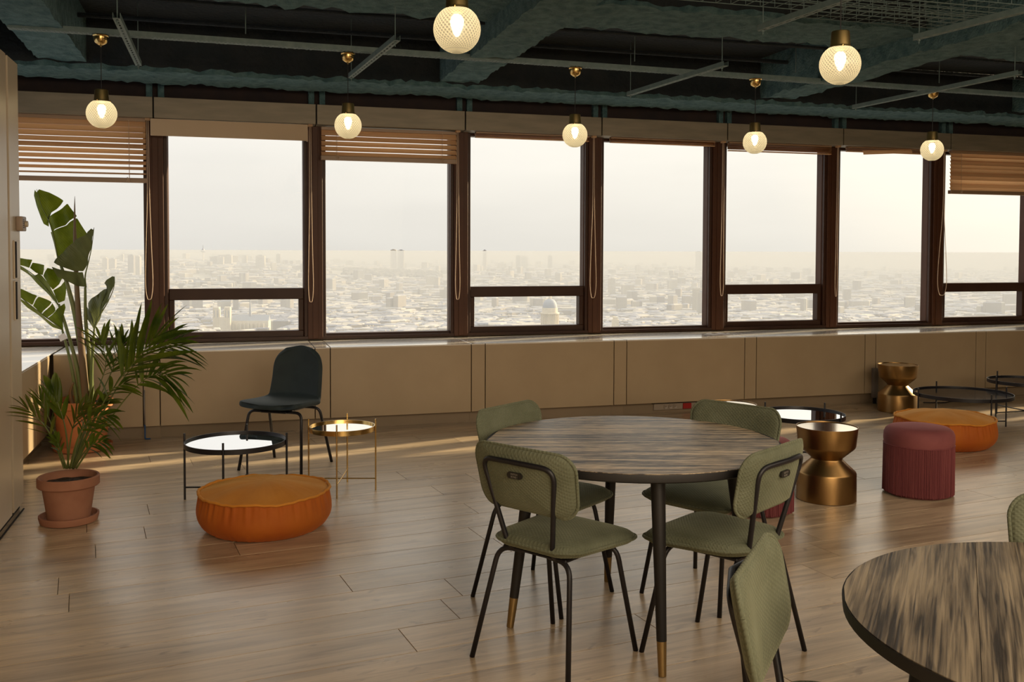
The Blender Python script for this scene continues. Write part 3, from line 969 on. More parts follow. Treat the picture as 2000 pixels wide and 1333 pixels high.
pp = MB()
pp.grid(lambda u, v: ((u - .5) * .30, (v - .5) * .10, .003 + .012 * math.sin(u * 7) ** 2 * v), 12, 4)
bmesh.ops.solidify(pp.bm, geom=list(pp.bm.faces), thickness=.001)
o = pp.build('paper_strip', 'paper', None, 60, wl(5.27, .42, .708), WA + .15); tag(o, 'crumpled strip of white paper lying on the sill right of centre', 'paper')


# ================================================================== CEILING SERVICES
# channel carrying the far row of lamps
chn = MB()
ca, cb_ = Vector((-3.30, 6.345, 0)), Vector((8.2, 10.13, 0))
cdv = (cb_ - ca).normalized(); cl_len = (cb_ - ca).length; cang = math.atan2(cdv.y, cdv.x)
chn = MB()
chn.box((cl_len / 2, 0, 2.978), (cl_len, .07, .004)); chn.box((cl_len / 2, -.035, 2.993), (cl_len, .004, .034)); chn.box((cl_len / 2, .035, 2.993), (cl_len, .004, .034))
for k in range(int(cl_len / .028)):
    chn.box((k * .028 + .02, random.uniform(-.004, .004), 2.9745), (.016, .05 + random.uniform(-.01, .01), .004), 0, Matrix.Rotation(.5, 3, 'Z') if False else None)
ch = chn.build('cable_channel', 'teal_metal', None, None, (ca.x, ca.y, 0), cang)
tag(ch, 'long slotted teal metal channel under the ceiling carrying the far row of globe lamps', 'cable channel')
for k in range(1, 8):
    mb = MB(); mb.tube([(k * 1.5, 0, 3.05), (k * 1.5, 0, 3.37)], .004, 6); mb.build('hanger_rod', 'teal_metal', ch)


def rail(s, t0, t1, z, label, s2=None):
    s2 = s if s2 is None else s2
    a, b = wl(s, t0), wl(s2, t1)
    d = b - a; L = d.length; an = math.atan2(d.y, d.x)
    root = empty('slotted_rail', (a.x, a.y, z), an)
    tag(root, label, 'ceiling rail', 'slotted rails hung on rods')
    # U profile whose web is pierced by slots
    mb = MB()
    n = int(L / .075)
    for dy in (-.0205, .0205):
        mb.box((L / 2, dy, .016), (L, .0025, .034))
    for dy in (-.013, .013):
        mb.box((L / 2, dy, 0), (L, .015, .0025))
    for k in range(n + 1):
        mb.box((min(k * L / n, L - .01), 0, 0), (.035, .013, .0025))
    mb.build('rail_profile', 'teal_metal', root)
    for x in (.03, L - .05):
        mb = MB(); mb.tube([(x, 0, -.03), (x, 0, 3.37 - z)], .0035, 6); mb.build('threaded_rod', 'teal_metal', root)
        mb = MB(); mb.lathe([(0, -.012), (.009, -.012), (.009, -.004), (0, -.004)], 6, (x, 0, 0)); mb.build('nut', 'teal_metal', root)
    return root


rail(-.03, 1.27, 2.80, 2.90, 'slotted teal rail under the ceiling, right of the first small lamp')
rail(1.54, 1.24, 2.70, 2.90, 'slotted teal rail just right of the second small lamp', 1.66)
rail(3.99, 1.10, 2.58, 2.90, 'slotted teal rail ending above the centre right window', 4.12)
rail(3.76, 3.65, 4.75, 2.90, 'slotted teal rail left of the large right lamp, nearer the camera', 3.86)
rail(4.85, 3.72, 4.80, 2.90, 'slotted teal rail high at the right edge, above the others', 4.99)
rail(6.33, 1.06, 2.95, 2.90, 'slotted teal rail crossing the channel by the last small lamp', 6.44)


def tray(s0, s1, t0, t1, z, label, cap):
    root = empty('cable_tray', wl(s0, t0, z), WA); tag(root, label, 'cable tray', 'wire cable trays')
    L, Wd = s1 - s0, t1 - t0
    mb = MB(); n = int(L / .10)
    for k in range(n + 1):
        x = k * L / n
        mb.tube([(x, 0, .10), (x, 0, 0), (x, -Wd, 0), (x, -Wd, .10)], .0028, 5)
    mb.build('cross_wires', 'teal_metal', root)
    mb = MB()
    for yy, zz in ((0, .10), (0, .05), (0, 0), (-Wd * .2, 0), (-Wd * .4, 0), (-Wd * .6, 0), (-Wd * .8, 0), (-Wd, 0), (-Wd, .05), (-Wd, .10)):
        if cap:
            mb.tube([(-.16 * (1 - abs(yy / Wd * 2 + 1)) - .02, yy, zz), (0, yy, zz), (L, yy, zz)], .0028, 5)
        else:
            mb.tube([(0, yy, zz), (L, yy, zz)], .0028, 5)
    if cap:
        for zz in (0, .05, .10):
            mb.tube([(-.16 * (1 - abs(q / 6 * -2 + 1)) - .02, -Wd * q / 6, zz) for q in range(7)], .0028, 5)
    mb.build('long_wires', 'teal_metal', root)
    for x in (.4, L * .55, L - .3):
        for yy in (0, -Wd):
            m2 = MB(); m2.tube([(x, yy, .05), (x, yy, 3.37 - z)], .003, 5); m2.build('hanger_rod', 'teal_metal', root)
    return root


tray(3.10, 5.2, 3.75, 4.25, 3.02, 'wire cable tray with rounded end high above the right of the big table', True)
tray(4.2, 9.2, 3.30, 3.72, 3.10, 'long wire cable tray behind the large right lamp', False)
# loose hoses in the top left corner
hs = empty('hose_bundle', wl(-.9, 2.6, 3.06), WA); tag(hs, 'bundle of dark teal hoses curving down at the top left corner', 'hose')
for k in range(4):
    pts = [(-.6, .3 - k * .05, -.08 - .02 * k), (0.0, -.05 - k * .05, -.06), (.35, -.35 - .06 * k, 0.0), (.55, -.9 - .04 * k, .06), (.7, -1.6, .10 - .03 * k)]
    mb = MB(); mb.tube(smooth_path(pts, 7), .022 + .006 * (k % 2), 9); mb.build('hose', 'teal_dark', hs, 180)


# ================================================================== PENDANT LAMPS
def globe_mesh(R=.096):
    nu, nv = 132, 66
    mb = MB(); bm = mb.bm
    lay = bm.verts.layers.float.new('facet')
    g = []
    for i in range(nu):
        col = []
        for j in range(nv + 1):
            th_ = PI * (0.16 + 0.84 * j / nv); ph = 2 * PI * i / nu
            zt = math.log(math.tan(max(.02, min(PI - .02, th_)) / 2))
            K = 17
            a = math.sin(K * (ph + zt * .9) ); b = math.sin(K * (ph - zt * .9))
            f = max(abs(a), abs(b)) ** 3
            f = f if th_ < PI * .93 else .4
            r = R + .0022 * f
            v = bm.verts.new((r * math.sin(th_) * math.cos(ph), r * math.sin(th_) * math.sin(ph), r * math.cos(th_)))
            v[lay] = f
            col.append(v)
        g.append(col)
    for i in range(nu):
        for j in range(nv):
            if j == nv - 1:
                pass
            bm.faces.new((g[i][j], g[(i + 1) % nu][j], g[(i + 1) % nu][j + 1], g[i][j + 1]))
    bmesh.ops.remove_doubles(bm, verts=[c[-1] for c in g], dist=1e-4)
    return mb.mesh('globe', 'globe', 180)


GM = globe_mesh()
mb = MB(); mb.lathe([(.052, .079), (.050, .082), (.047, .095), (.043, .155), (.041, .160), (.0, .160)], 36)
CAPM = mb.mesh('lamp_cap', 'brass_dark', 40)
mb = MB(); mb.lathe([(0, -.036), (.006, -.034), (.014, -.024), (.021, -.006), (.027, .014), (.029, .030), (.024, .046), (.014, .056), (0, .058)], 24)
BULB = mb.mesh('bulb', 'bulb', 180)
mb = MB(); mb.lathe([(0, 0), (.05, 0), (.053, -.004), (.050, -.010), (.047, -.012), (.046, -.030), (.038, -.052), (.016, -.066), (.006, -.068), (.006, -.078), (0, -.078)], 36)
CANOPY = mb.mesh('canopy', 'brass', 50)
mb = MB()
for k in range(3):
    a = k * 2 * PI / 3 + .4
    mb.lathe([(0, -.006), (.004, -.005), (.005, 0), (.004, .005), (0, .006)], 8, (.054 * math.cos(a), .054 * math.sin(a), .086))
SCREW = mb.mesh('thumb_screw', 'brass', 60)


def pendant(x, y, z, ztop, label):
    root = empty('pendant_lamp', (x, y, ztop), 0)
    tag(root, label, 'lamp', 'cut glass globe pendants')
    def add(nm, me, dz):
        o = bpy.data.objects.new(nm, me); COL.objects.link(o); o.parent = root; o.location = (0, 0, dz); return o
    dz = z - ztop
    add('globe', GM, dz); add('lamp_cap', CAPM, dz); add('bulb', BULB, dz + .005); add('canopy', CANOPY, 0); add('thumb_screw', SCREW, dz)
    m2 = MB(); m2.tube([(0, 0, -.07), (0, 0, dz + .158)], .0028, 6); m2.build('flex', 'cable', root)
    return root


pendant(-2.768, 6.52, 2.447, 2.972, 'small globe pendant lamp at the far left, in front of the slatted blind')
pendant(-1.205, 7.09, 2.447, 2.972, 'small globe pendant lamp second from left, before the five-slat blind')
pendant(.492, 7.62, 2.447, 2.972, 'small globe pendant lamp hanging in front of the post left of centre right window')
pendant(2.025, 8.08, 2.447, 2.972, 'small globe pendant lamp over the window right of the plain centre one')
pendant(3.75, 8.64, 2.447, 2.972, 'small globe pendant lamp at the far right beside the closed blind')
pendant(-.231, 4.02, 2.447, 3.36, 'large near globe pendant lamp cut by the top edge of the photo')
pendant(1.60, 4.74, 2.447, 3.36, 'large near globe pendant lamp hanging at the upper right')


# ================================================================== DINING TABLES
def dining_table(x, y, rz, r, mat_, planks, label, ztop=.755):
    root = empty('dining_table', (x, y, 0), rz)
    tag(root, label, 'table', 'round dining tables')
    mb = MB()
    mb.lathe([(0, ztop - .034), (r - .012, ztop - .034), (r - .002, ztop - .028), (r, ztop - .004), (r - .0012, ztop - .001), (r - .006, ztop - .001), (0, ztop - .001)], 96)
    mb.build('table_edge', 'blackwood', root, 40)
    # the top is laid from boards cut to the circle
    rr = r - .004
    n = planks
    wd_ = 2 * rr / n
    gap = .0012 if n > 1 else 0
    for k in range(n):
        x0, x1 = -rr + k * wd_ + gap / 2, -rr + (k + 1) * wd_ - gap / 2
        m2 = MB(); top = []
        K = 24
        for q in range(K + 1):
            xx = x0 + (x1 - x0) * q / K
            top.append((xx, math.sqrt(max(0, rr * rr - xx * xx))))
        up = [m2.bm.verts.new((a, b, ztop + .001)) for a, b in top]
        dn = [m2.bm.verts.new((a, -b, ztop + .001)) for a, b in reversed(top) if b > 1e-6]
        f = m2.bm.faces.new(up + dn)
        ex = bmesh.ops.extrude_face_region(m2.bm, geom=[f])
        for v in [g for g in ex['geom'] if isinstance(g, bmesh.types.BMVert)]:
            v.co.z -= .004
        m2.build('top_board', mat_, root)
    # splayed round legs with brass feet
    for k in range(4):
        a = k * PI / 2 + .1
        c, s = math.cos(a), math.sin(a)
        p0 = Vector((c * (r - .19), s * (r - .19), ztop - .03)); p1 = Vector((c * (r - .098), s * (r - .098), 0))
        d = p1 - p0
        m2 = MB(); m2.tube([p0, p0 + d * .83], [.028, .0185], 18); lg = m2.build('leg', 'blackwood', root, 40)
        m2 = MB(); m2.tube([p0 + d * .83, p0 + d * .998], [.0182, .0145], 18); m2.build('brass_foot', 'foot_brass', lg, 40)
    m2 = MB()
    for a in (.1, .1 + PI / 2):
        m2.box((0, 0, ztop - .046), (2 * (r - .2), .05, .022), .002, Matrix.Rotation(a, 3, 'Z'))
    m2.build('under_frame', 'blackwood', root)
    return root


# grain of the first top runs left-right, of the second front-back
M['tabletop_x'] = M['tabletop']
t1_ = dining_table(.496, 3.915, 0.0, .60, 'tabletop', 1, 'large round weathered wood table in the middle ringed by green chairs')
t2_ = dining_table(1.29, 1.99, math.radians(-25), .565, 'tabletop2', 4, 'round striped wood table cut by the bottom right corner')


# ================================================================== GREEN DINING CHAIRS
def pad(w, h, th, corner, bow, name, m, n=26, belly=1.0, flat=None):
    """upholstered pad in the x/z plane (thickness along y), rounded outline with welt"""
    pts = []
    for cx, cz, a0 in ((w / 2 - corner, h / 2 - corner, 0), (-w / 2 + corner, h / 2 - corner, 90), (-w / 2 + corner, -h / 2 + corner, 180), (w / 2 - corner, -h / 2 + corner, 270)):
        for k in range(8):
            a = math.radians(a0 + 90 * k / 7)
            pts.append((cx + corner * math.cos(a), cz + corner * math.sin(a)))
    return pts


def pad_mesh(outline, th, shape, m, welt=.0062, rings=6):
    """outline: list of (a,b); shape(a,b,off)->Vector; builds a puffed cushion"""
    mb = MB(); bm = mb.bm
    n = len(outline)
    ca_ = sum(p[0] for p in outline) / n; cb2 = sum(p[1] for p in outline) / n
    def ring(f, off):
        return [bm.verts.new(shape(ca_ + (a - ca_) * f, cb2 + (b - cb2) * f, off)) for a, b in outline]
    fs = [1.0, .985, .93, .80, .55, .28]
    front = [ring(f, th / 2 * math.sqrt(max(0, 1 - f ** 7))) for f in fs]
    back = [ring(f, -th / 2 * math.sqrt(max(0, 1 - f ** 7))) for f in fs[1:]]
    cf = bm.verts.new(shape(ca_, cb2, th / 2)); cbk = bm.verts.new(shape(ca_, cb2, -th / 2))
    def join(A, B):
        for k in range(n):
            bm.faces.new((A[k], A[(k + 1) % n], B[(k + 1) % n], B[k]))
    for A, B in zip(front, front[1:]): join(A, B)
    join(front[0], back[0])
    for A, B in zip(back, back[1:]): join(A, B)
    for k in range(n):
        bm.faces.new((front[-1][k], front[-1][(k + 1) % n], cf)); bm.faces.new((back[-1][k], back[-1][(k + 1) % n], cbk))
    me = mb.mesh('pad', m, 180)
    mb2 = MB()
    loop = [shape(a * 1.012, b * 1.012, 0) for a, b in outline]
    loop.append(loop[0])
    mb2.tube(loop, welt, 6, cap=False)
    return me, mb2.mesh('welt', m, 180)


def make_chair():
    root = empty('dining_chair')
    # seat: local +y is where the sitter looks
    ol = pad(.46, .42, .05, .085, 0, '', '')
    def seat_shape(a, b, off):
        taper = 1 - .20 * (0.5 - b / .42)     # narrower at the back
        return Vector((a * taper, b + .025, .452 + off - .016 * (b / .21) ** 2 * (1 if b > 0 else .2) - .006 * (a / .21) ** 2 + .012 * (a / .22) ** 4 * (b / .21) ** 4 + .008))
    me, wm = pad_mesh(ol, .066, seat_shape, 'sage')
    o = bpy.data.objects.new('seat', me); COL.objects.link(o); o.parent = root
    q = bpy.data.objects.new('piping', wm); COL.objects.link(q); q.parent = o
    # backrest, bowed around the sitter
    ob = pad(.465, .220, .04, .060, 0, '', '')
    def back_shape(a, b, off):
        bow = .62 * (a * a)              # ends come forward
        y = -.205 + bow + off
        z = .708 + b - (0.02 * (1 - (a / .23) ** 2) if b < 0 else -0.008 * (1 - (a / .23) ** 2))
        lean = -(z - .60) * .20
        return Vector((a * (1 if b > 0 else .97), y + lean, z))
    me, wm = pad_mesh(ob, .040, back_shape, 'sage', .0062)
    o = bpy.data.objects.new('backrest', me); COL.objects.link(o); o.parent = root
    q = bpy.data.objects.new('piping', wm); COL.objects.link(q); q.parent = o
    # back frame tube
    pts = [(.085, .02, .418), (.098, -.15, .418), (.112, -.205, .46), (.168, -.252, .785), (0.06, -.262, .787), (0, -.264, .787)]
    path = rounded_path(pts[:3] + [pts[3]], .05, 6)
    full = [(.085, .05, .418), (.100, -.165, .418), (.170, -.243, .770), (.0, -.275, .780), (-.170, -.243, .770), (-.100, -.165, .418), (-.085, .05, .418)]
    fp = [Vector(p) for p in full]
    pth = rounded_path([fp[0], fp[1], fp[2], fp[3]], .055, 7)[:-1]
    half = pth + [fp[3]]
    other = [Vector((-p.x, p.y, p.z)) for p in reversed(half[:-1])]
    mb = MB(); mb.tube(half + other, .0098, 10); mb.build('back_frame', 'black', root, 180)
    for sx in (-1, 1):
        for fy, foot in ((1, (.203, .222)), (-1, (.228, -.235))):
            y0 = .12 if fy > 0 else -.13
            pts = [(0.06 * sx, y0, .416), (sx * .168, y0 * 1.15, .416), (sx * foot[0], foot[1], 0)]
            mb = MB(); mb.tube(rounded_path(pts, .055, 6), .0098, 10); mb.build('leg', 'black', root, 180)
    mb = MB()
    mb.box((0, 0, .421), (.30, .30, .012), .004)
    mb.build('seat_plate', 'black', root)
    # small stitched tag on the back of the backrest
    mb = MB()
    c = back_shape(0, .03, 0)
    tp = []
    for k in range(24):
        a = 2 * PI * k / 24
        cx = .022 if math.cos(a) > 0 else -.022
        tp.append((cx + .013 * math.cos(a) * .9, .0115 * math.sin(a)))
    y0 = -.229 - (.735 - .60) * .20
    vs = [mb.bm.verts.new((a, y0 + .004, .728 + b)) for a, b in tp]
    f = mb.bm.faces.new(vs)
    ex = bmesh.ops.extrude_face_region(mb.bm, geom=[f])
    for v in [g for g in ex['geom'] if isinstance(g, bmesh.types.BMVert)]:
        v.co.y -= .0085
    tg = mb.build('brand_tag', 'tag_leather', root)
    return root, tg, y0 - .0046


chair0, tag0, ytag = make_chair()


def text_mesh(txt, size, m):
    cu = bpy.data.curves.new('t', 'FONT'); cu.body = txt; cu.size = size; cu.align_x = 'CENTER'; cu.align_y = 'CENTER'; cu.extrude = .0003
    o = bpy.data.objects.new('t', cu); COL.objects.link(o)
    dg = bpy.context.evaluated_depsgraph_get()
    me = bpy.data.meshes.new_from_object(o.evaluated_get(dg))
    bpy.data.objects.remove(o); bpy.data.curves.remove(cu)
    me.materials.clear(); me.materials.append(M[m])
    return me


# two lines of worn, hardly legible print
for txt, dz in (('DUTCH', .0045), ('BONE !', -.0052)):
    me = text_mesh(txt, .0095, 'tag_ink')
    o = bpy.data.objects.new('tag_print', me); COL.objects.link(o); o.parent = tag0
    o.location = (0, ytag - .0002, .728 + dz); o.rotation_euler = (PI / 2, 0, 0)

chairs = [
    (.180, 3.605, -41, 'green chair at the near left of the big table, back to the camera'),
    (.155, 4.250, -127, 'green chair at the far left of the big table, its front to the camera'),
    (.885, 4.275, 135, 'green chair at the far right of the big table, only its top showing'),
    (.800, 3.630, 48, 'green chair at the right of the big table, turned with its tag showing'),
    (.770, 2.125, -115, 'green chair in the right foreground seen edge-on, cut by the bottom of the photo'),
    (1.605, 2.52, 159, 'green chair behind the corner table, a sliver at the right edge'),
]
for i, (x, y, a, lab) in enumerate(chairs):
    o = chair0 if i == 0 else copy_tree(chair0)
    o.location = (x, y, 0); o.rotation_euler = (0, 0, math.radians(a))
    tag(o, lab, 'chair', 'green dining chairs')


# ================================================================== BLUE SHELL CHAIR
bc = empty('lounge_chair', (-1.60, 6.76, 0), math.radians(162.5 - 0))
tag(bc, 'petrol blue velvet shell chair with black legs, alone by the windows', 'chair')
prof = smooth_path([(.245, .440), (.20, .448), (.12, .448), (0.0, .443), (-.11, .448), (-.185, .485), (-.218, .58), (-.238, .70), (-.255, .838)], 5)
prof = [(p.x, p.y) for p in [Vector((a[0], a[1], 0)) for a in prof]]


def shell(u, v):
    k = v * (len(prof) - 1); i = min(int(k), len(prof) - 2); f = k - i
    y = prof[i][0] * (1 - f) + prof[i + 1][0] * f; z = prof[i][1] * (1 - f) + prof[i + 1][1] * f
    # half width along the strip
    if v < .16: hw = .130 + .115 * math.sqrt(1 - (1 - v / .16) ** 2)
    elif v < .42: hw = .245
    elif v < .60: hw = .245 - .030 * (3 * ((v - .42) / .18) ** 2 - 2 * ((v - .42) / .18) ** 3)
    elif v < .80: hw = .215 - .01 * (v - .60) / .2
    else: hw = max(.11, .205 * math.sqrt(max(0, 1 - ((v - .80) / .205) ** 3.4)))
    x = (u - .5) * 2
    up = max(0, .5 - abs(v - .5)) * 0
    curl = x ** 4
    z += curl * .012 * max(0, 1 - v / .5)
    z -= x * x * .010 * max(0, (v - .90) / .10)
    y += (x * x) * .05 * min(1, max(0, (v - .42) / .25))
    return Vector((x * hw, y, z))


mb = MB(); mb.grid(shell, 25, 45)
bmesh.ops.recalc_face_normals(mb.bm, faces=mb.bm.faces)
bmesh.ops.solidify(mb.bm, geom=list(mb.bm.faces), thickness=.034)
o = mb.build('seat_shell', 'blue_fabric', bc, 180)
md = o.modifiers.new('s', 'SUBSURF'); md.levels = 1; md.render_levels = 1
for sx in (-1, 1):
    for y0, foot in ((.13, (.245, .205)), (-.12, (.235, -.245))):
        pts = [(.05 * sx, y0, .412), (sx * .205, y0, .412), (sx * foot[0], foot[1], 0)]
        mb = MB(); mb.tube(rounded_path(pts, .048, 6), .0105, 10); mb.build('leg', 'black', bc, 180)
mb = MB(); mb.box((0, 0, .412), (.2, .32, .014), .004); mb.build('seat_plate', 'black', bc)


# ================================================================== TRAY TABLES
def tray_table(x, y, r, z, rz, label, frame, top, rim=.031, cross=.075, rod=.0066):
    root = empty('coffee_table', (x, y, 0), rz)
    tag(root, label, 'coffee table', 'round tray tables on thin rods')
    mb = MB(); mb.lathe([(r - .004, z - rim), (r, z - rim), (r, z), (r - .0045, z), (r - .0045, z - rim)], 72); mb.build('rim', frame, root, 40)
    mb = MB(); mb.lathe([(0, z - .012), (r - .005, z - .012), (r - .005, z - .016), (0, z - .016)], 72); mb.build('mirror_top', top, root, 30)
    mb = MB(); mb.lathe([(0, z - rim + .001), (r - .004, z - rim + .001), (r - .004, z - rim + .004), (0, z - rim + .004)], 48); mb.build('tray_base', frame, root, 30)
    for k in range(4):
        a = k * PI / 2
        px, py = (r + rod) * math.cos(a), (r + rod) * math.sin(a)
        mb = MB(); mb.tube([(px, py, 0), (px, py, z + .042)], rod, 10); mb.build('leg', frame, root, 40)
    for k in range(2):
        a = k * PI / 2
        px, py = (r) * math.cos(a), (r) * math.sin(a)
        mb = MB(); mb.tube([(px, py, cross + k * .009), (-px, -py, cross + k * .009)], rod * .8, 8); mb.build('stretcher', frame, root, 40)
    return root


tray_table(-1.693, 5.87, .303, .366, .05, 'black rimmed mirror tray table just behind the left orange floor cushion', 'black', 'mirror')
tray_table(-1.08, 6.10, .208, .415, .02, 'small brass mirror tray table beside the blue chair', 'brass', 'mirror_brass', rod=.0050)
tray_table(2.10, 6.93, .303, .366, .72, 'black rimmed mirror tray table behind the near hourglass table', 'black', 'mirror')
tray_table(3.935, 8.36, .404, .31, .12, 'large low dark glass tray table behind the right orange pouf', 'black', 'darkglass', cross=.05)
tray_table(4.70, 8.80, .305, .366, .30, 'dark tray table cut by the right edge of the photo', 'black', 'darkglass')


# ================================================================== HOURGLASS TABLES
def hourglass(x, y, label):
    root = empty('side_table', (x, y, 0)); tag(root, label, 'side table', 'hourglass metal side tables')
    mb = MB(); mb.lathe([(0, 0), (.176, 0), (.180, .004), (.178, .165), (.174, .176), (.098, .246), (.0945, .254), (.098, .262), (.166, .322), (.172, .334), (.184, .444), (.184, .452), (.181, .452), (.180, .449)], 72)
    mb.build('body', 'antique', root, 28)
    mb = MB(); mb.lathe([(0, .447), (.181, .447), (.181, .443), (0, .443)], 72); mb.build('top', 'antique_top', root, 30)
    return root


hourglass(1.955, 5.93, 'antique gold hourglass side table between the big round table and the burgundy pouf')
hourglass(3.72, 9.24, 'antique gold hourglass side table against the radiator covers')
hourglass(1.552, 6.80, 'antique gold hourglass side table hidden behind the far right green chair, only its top showing')


# ================================================================== FRINGED POUFS
def fringed(x, y, label, rz=0.0):
    root = empty('fringed_pouf', (x, y, 0), rz); tag(root, label, 'pouf', 'burgundy fringed poufs')
    R = .208
    prof_ = [(0, .0), (R - .03, 0), (R - .02, .01), (R - .02, .31), (R, .315), (R + .004, .345), (R + .002, .385), (R - .008, .408), (R - .03, .424), (R - .07, .432), (0, .437)]
    mb = MB(); mb.lathe(prof_, 64)
    mb.build('cushion', 'burgundy', root, 60)
    # 300 strands are parts; the rest of the fringe is one piece behind them
    mb = MB(); mb.tube([(R * 1.01 * math.cos(k * 2 * PI / 64), R * 1.01 * math.sin(k * 2 * PI / 64), .318) for k in range(65)], .004, 6, False)
    mb.build('fringe_band', 'fringe', root, 180)
    mb = MB()
    n = 290
    for row in range(2):
        for k in range(n):
            a = 2 * PI * (k + row * .5) / n
            r = R + .001 - row * .006 + random.uniform(-.0015, .0015)
            a2 = a + random.uniform(-.006, .006); zb = .012 + random.uniform(0, .008)
            r2 = r + random.uniform(-.001, .003)
            mb.tube([(r * math.cos(a), r * math.sin(a), .318), (r2 * math.cos(a2), r2 * math.sin(a2), zb)], .0024, 4, False)
    o = mb.build('fringe', 'fringe', root, 180); o['kind'] = 'stuff'
    return root


fringed(2.585, 6.07, 'burgundy fringed round pouf in front of the right orange cushion')
fringed(1.455, 5.66, 'burgundy fringed round pouf hidden behind the turned green chair', .3)


# ================================================================== FLOOR CUSHIONS
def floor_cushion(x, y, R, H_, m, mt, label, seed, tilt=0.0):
    root = empty('floor_cushion', (x, y, 0), tilt); tag(root, label, 'pouf', 'orange floor cushions')
    rnd = random.Random(seed)
    phs = [rnd.random() * 6.3 for _ in range(9)]
    Rt = R * .945
    zt = H_ * .80
    def wob(a):
        return .004 * math.sin(2 * a + phs[0]) + .0025 * math.sin(5 * a + phs[1]) + .003 * math.sin(9 * a + phs[2])
    def pleat(a, k):
        return (math.sin(34 * a + phs[3] + 2 * math.sin(3 * a)) * .5 + math.sin(57 * a + phs[4]) * .5) * k
    # side wall
    def side(u, v):
        a = u * 2 * PI
        z = .004 + v * (zt - .004) + (wob(a) if v > .9 else wob(a) * v)
        bulge = math.sin(PI * min(1, max(0, v))) ** .8 if 0 < v < 1 else 0
        base = (R * .80) * (1 - v) + Rt * v
        r = base + (R - base) * bulge
        k = .0095 * (max(0, v - .40) / .60) ** 1.1 + .005 * (max(0, .3 - v) / .3)
        r += pleat(a, k)
        return Vector((r * math.cos(a), r * math.sin(a), z))
    mb = MB(); mb.grid(side, 220, 22, True)
    bmesh.ops.contextual_create
    mb.build('side_panel', m, root, 180)
    def top(u, v):
        a = u * 2 * PI
        r = Rt * (1 - v)
        q = 1 - v
        z = zt + wob(a) * q + (H_ - zt) * (1 - q ** 2.2) + pleat(a, .0025) * q ** 3 * (1 - q) * 3
        z += .010 * noise.noise(Vector((r * math.cos(a) * 5 + seed, r * math.sin(a) * 5, 0))) * (1 - q ** 3)
        return Vector((r * math.cos(a), r * math.sin(a), z))
    mb = MB(); mb.grid(top, 160, 16, True); bmesh.ops.remove_doubles(mb.bm, verts=mb.bm.verts, dist=.0005)
    mb.build('top_panel', mt, root, 180)
    def bot(u, v):
        a = u * 2 * PI; r = R * .80 * (1 - v); return Vector((r * math.cos(a), r * math.sin(a), .004))
    mb = MB(); mb.grid(bot, 80, 3, True); bmesh.ops.remove_doubles(mb.bm, verts=mb.bm.verts, dist=.0005)
    mb.build('bottom_panel', m, root)
    mb = MB(); pts = []
    for k in range(161):
        a = k * 2 * PI / 160
        pts.append(((Rt + .009 + .002 * math.sin(41 * a)) * math.cos(a), (Rt + .006 + .002 * math.sin(41 * a)) * math.sin(a), zt + wob(a) + .003 + .0015 * math.sin(29 * a)))
    mb.tube(pts, .0080, 7, False); mb.build('piping', 'orange2', root, 180)
    return root


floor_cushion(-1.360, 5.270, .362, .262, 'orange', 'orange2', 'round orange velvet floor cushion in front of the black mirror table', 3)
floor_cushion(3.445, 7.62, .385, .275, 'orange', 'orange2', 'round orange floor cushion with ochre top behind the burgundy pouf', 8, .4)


# ================================================================== PLANTS
def pot(root, Rr, H_, Rb, m, band=.05):
    mb = MB()
    mb.lathe([(0, .022), (Rb, .022), (Rb + .004, .026), (Rr - .024, H_ - band), (Rr - .006, H_ - band - .002), (Rr, H_ - band + .004), (Rr, H_ - .006), (Rr - .005, H_),
              (Rr - .014, H_ - .003), (Rr - .018, H_ - .04), (Rr - .025, H_ - .045)], 56)
    mb.build('pot', m, root, 35)
    mb = MB(); mb.lathe([(0, 0), (Rb + .03, 0), (Rb + .042, .006), (Rb + .050, .036), (Rb + .050, .044), (Rb + .040, .045), (Rb + .030, .020), (0, .018)], 48)
    mb.build('saucer', m, root, 35)
    mb = MB()
    def g(u, v):
        a = u * 2 * PI; r = (Rr - .022) * (1 - v); return Vector((r * math.cos(a), r * math.sin(a), H_ - .042 + .012 * noise.noise(Vector((r * 20 * math.cos(a), r * 20 * math.sin(a), 0)))))
    mb.grid(g, 40, 8, True); bmesh.ops.remove_doubles(mb.bm, verts=mb.bm.verts, dist=.0005)
    mb.build('soil', 'soil', root, 180)


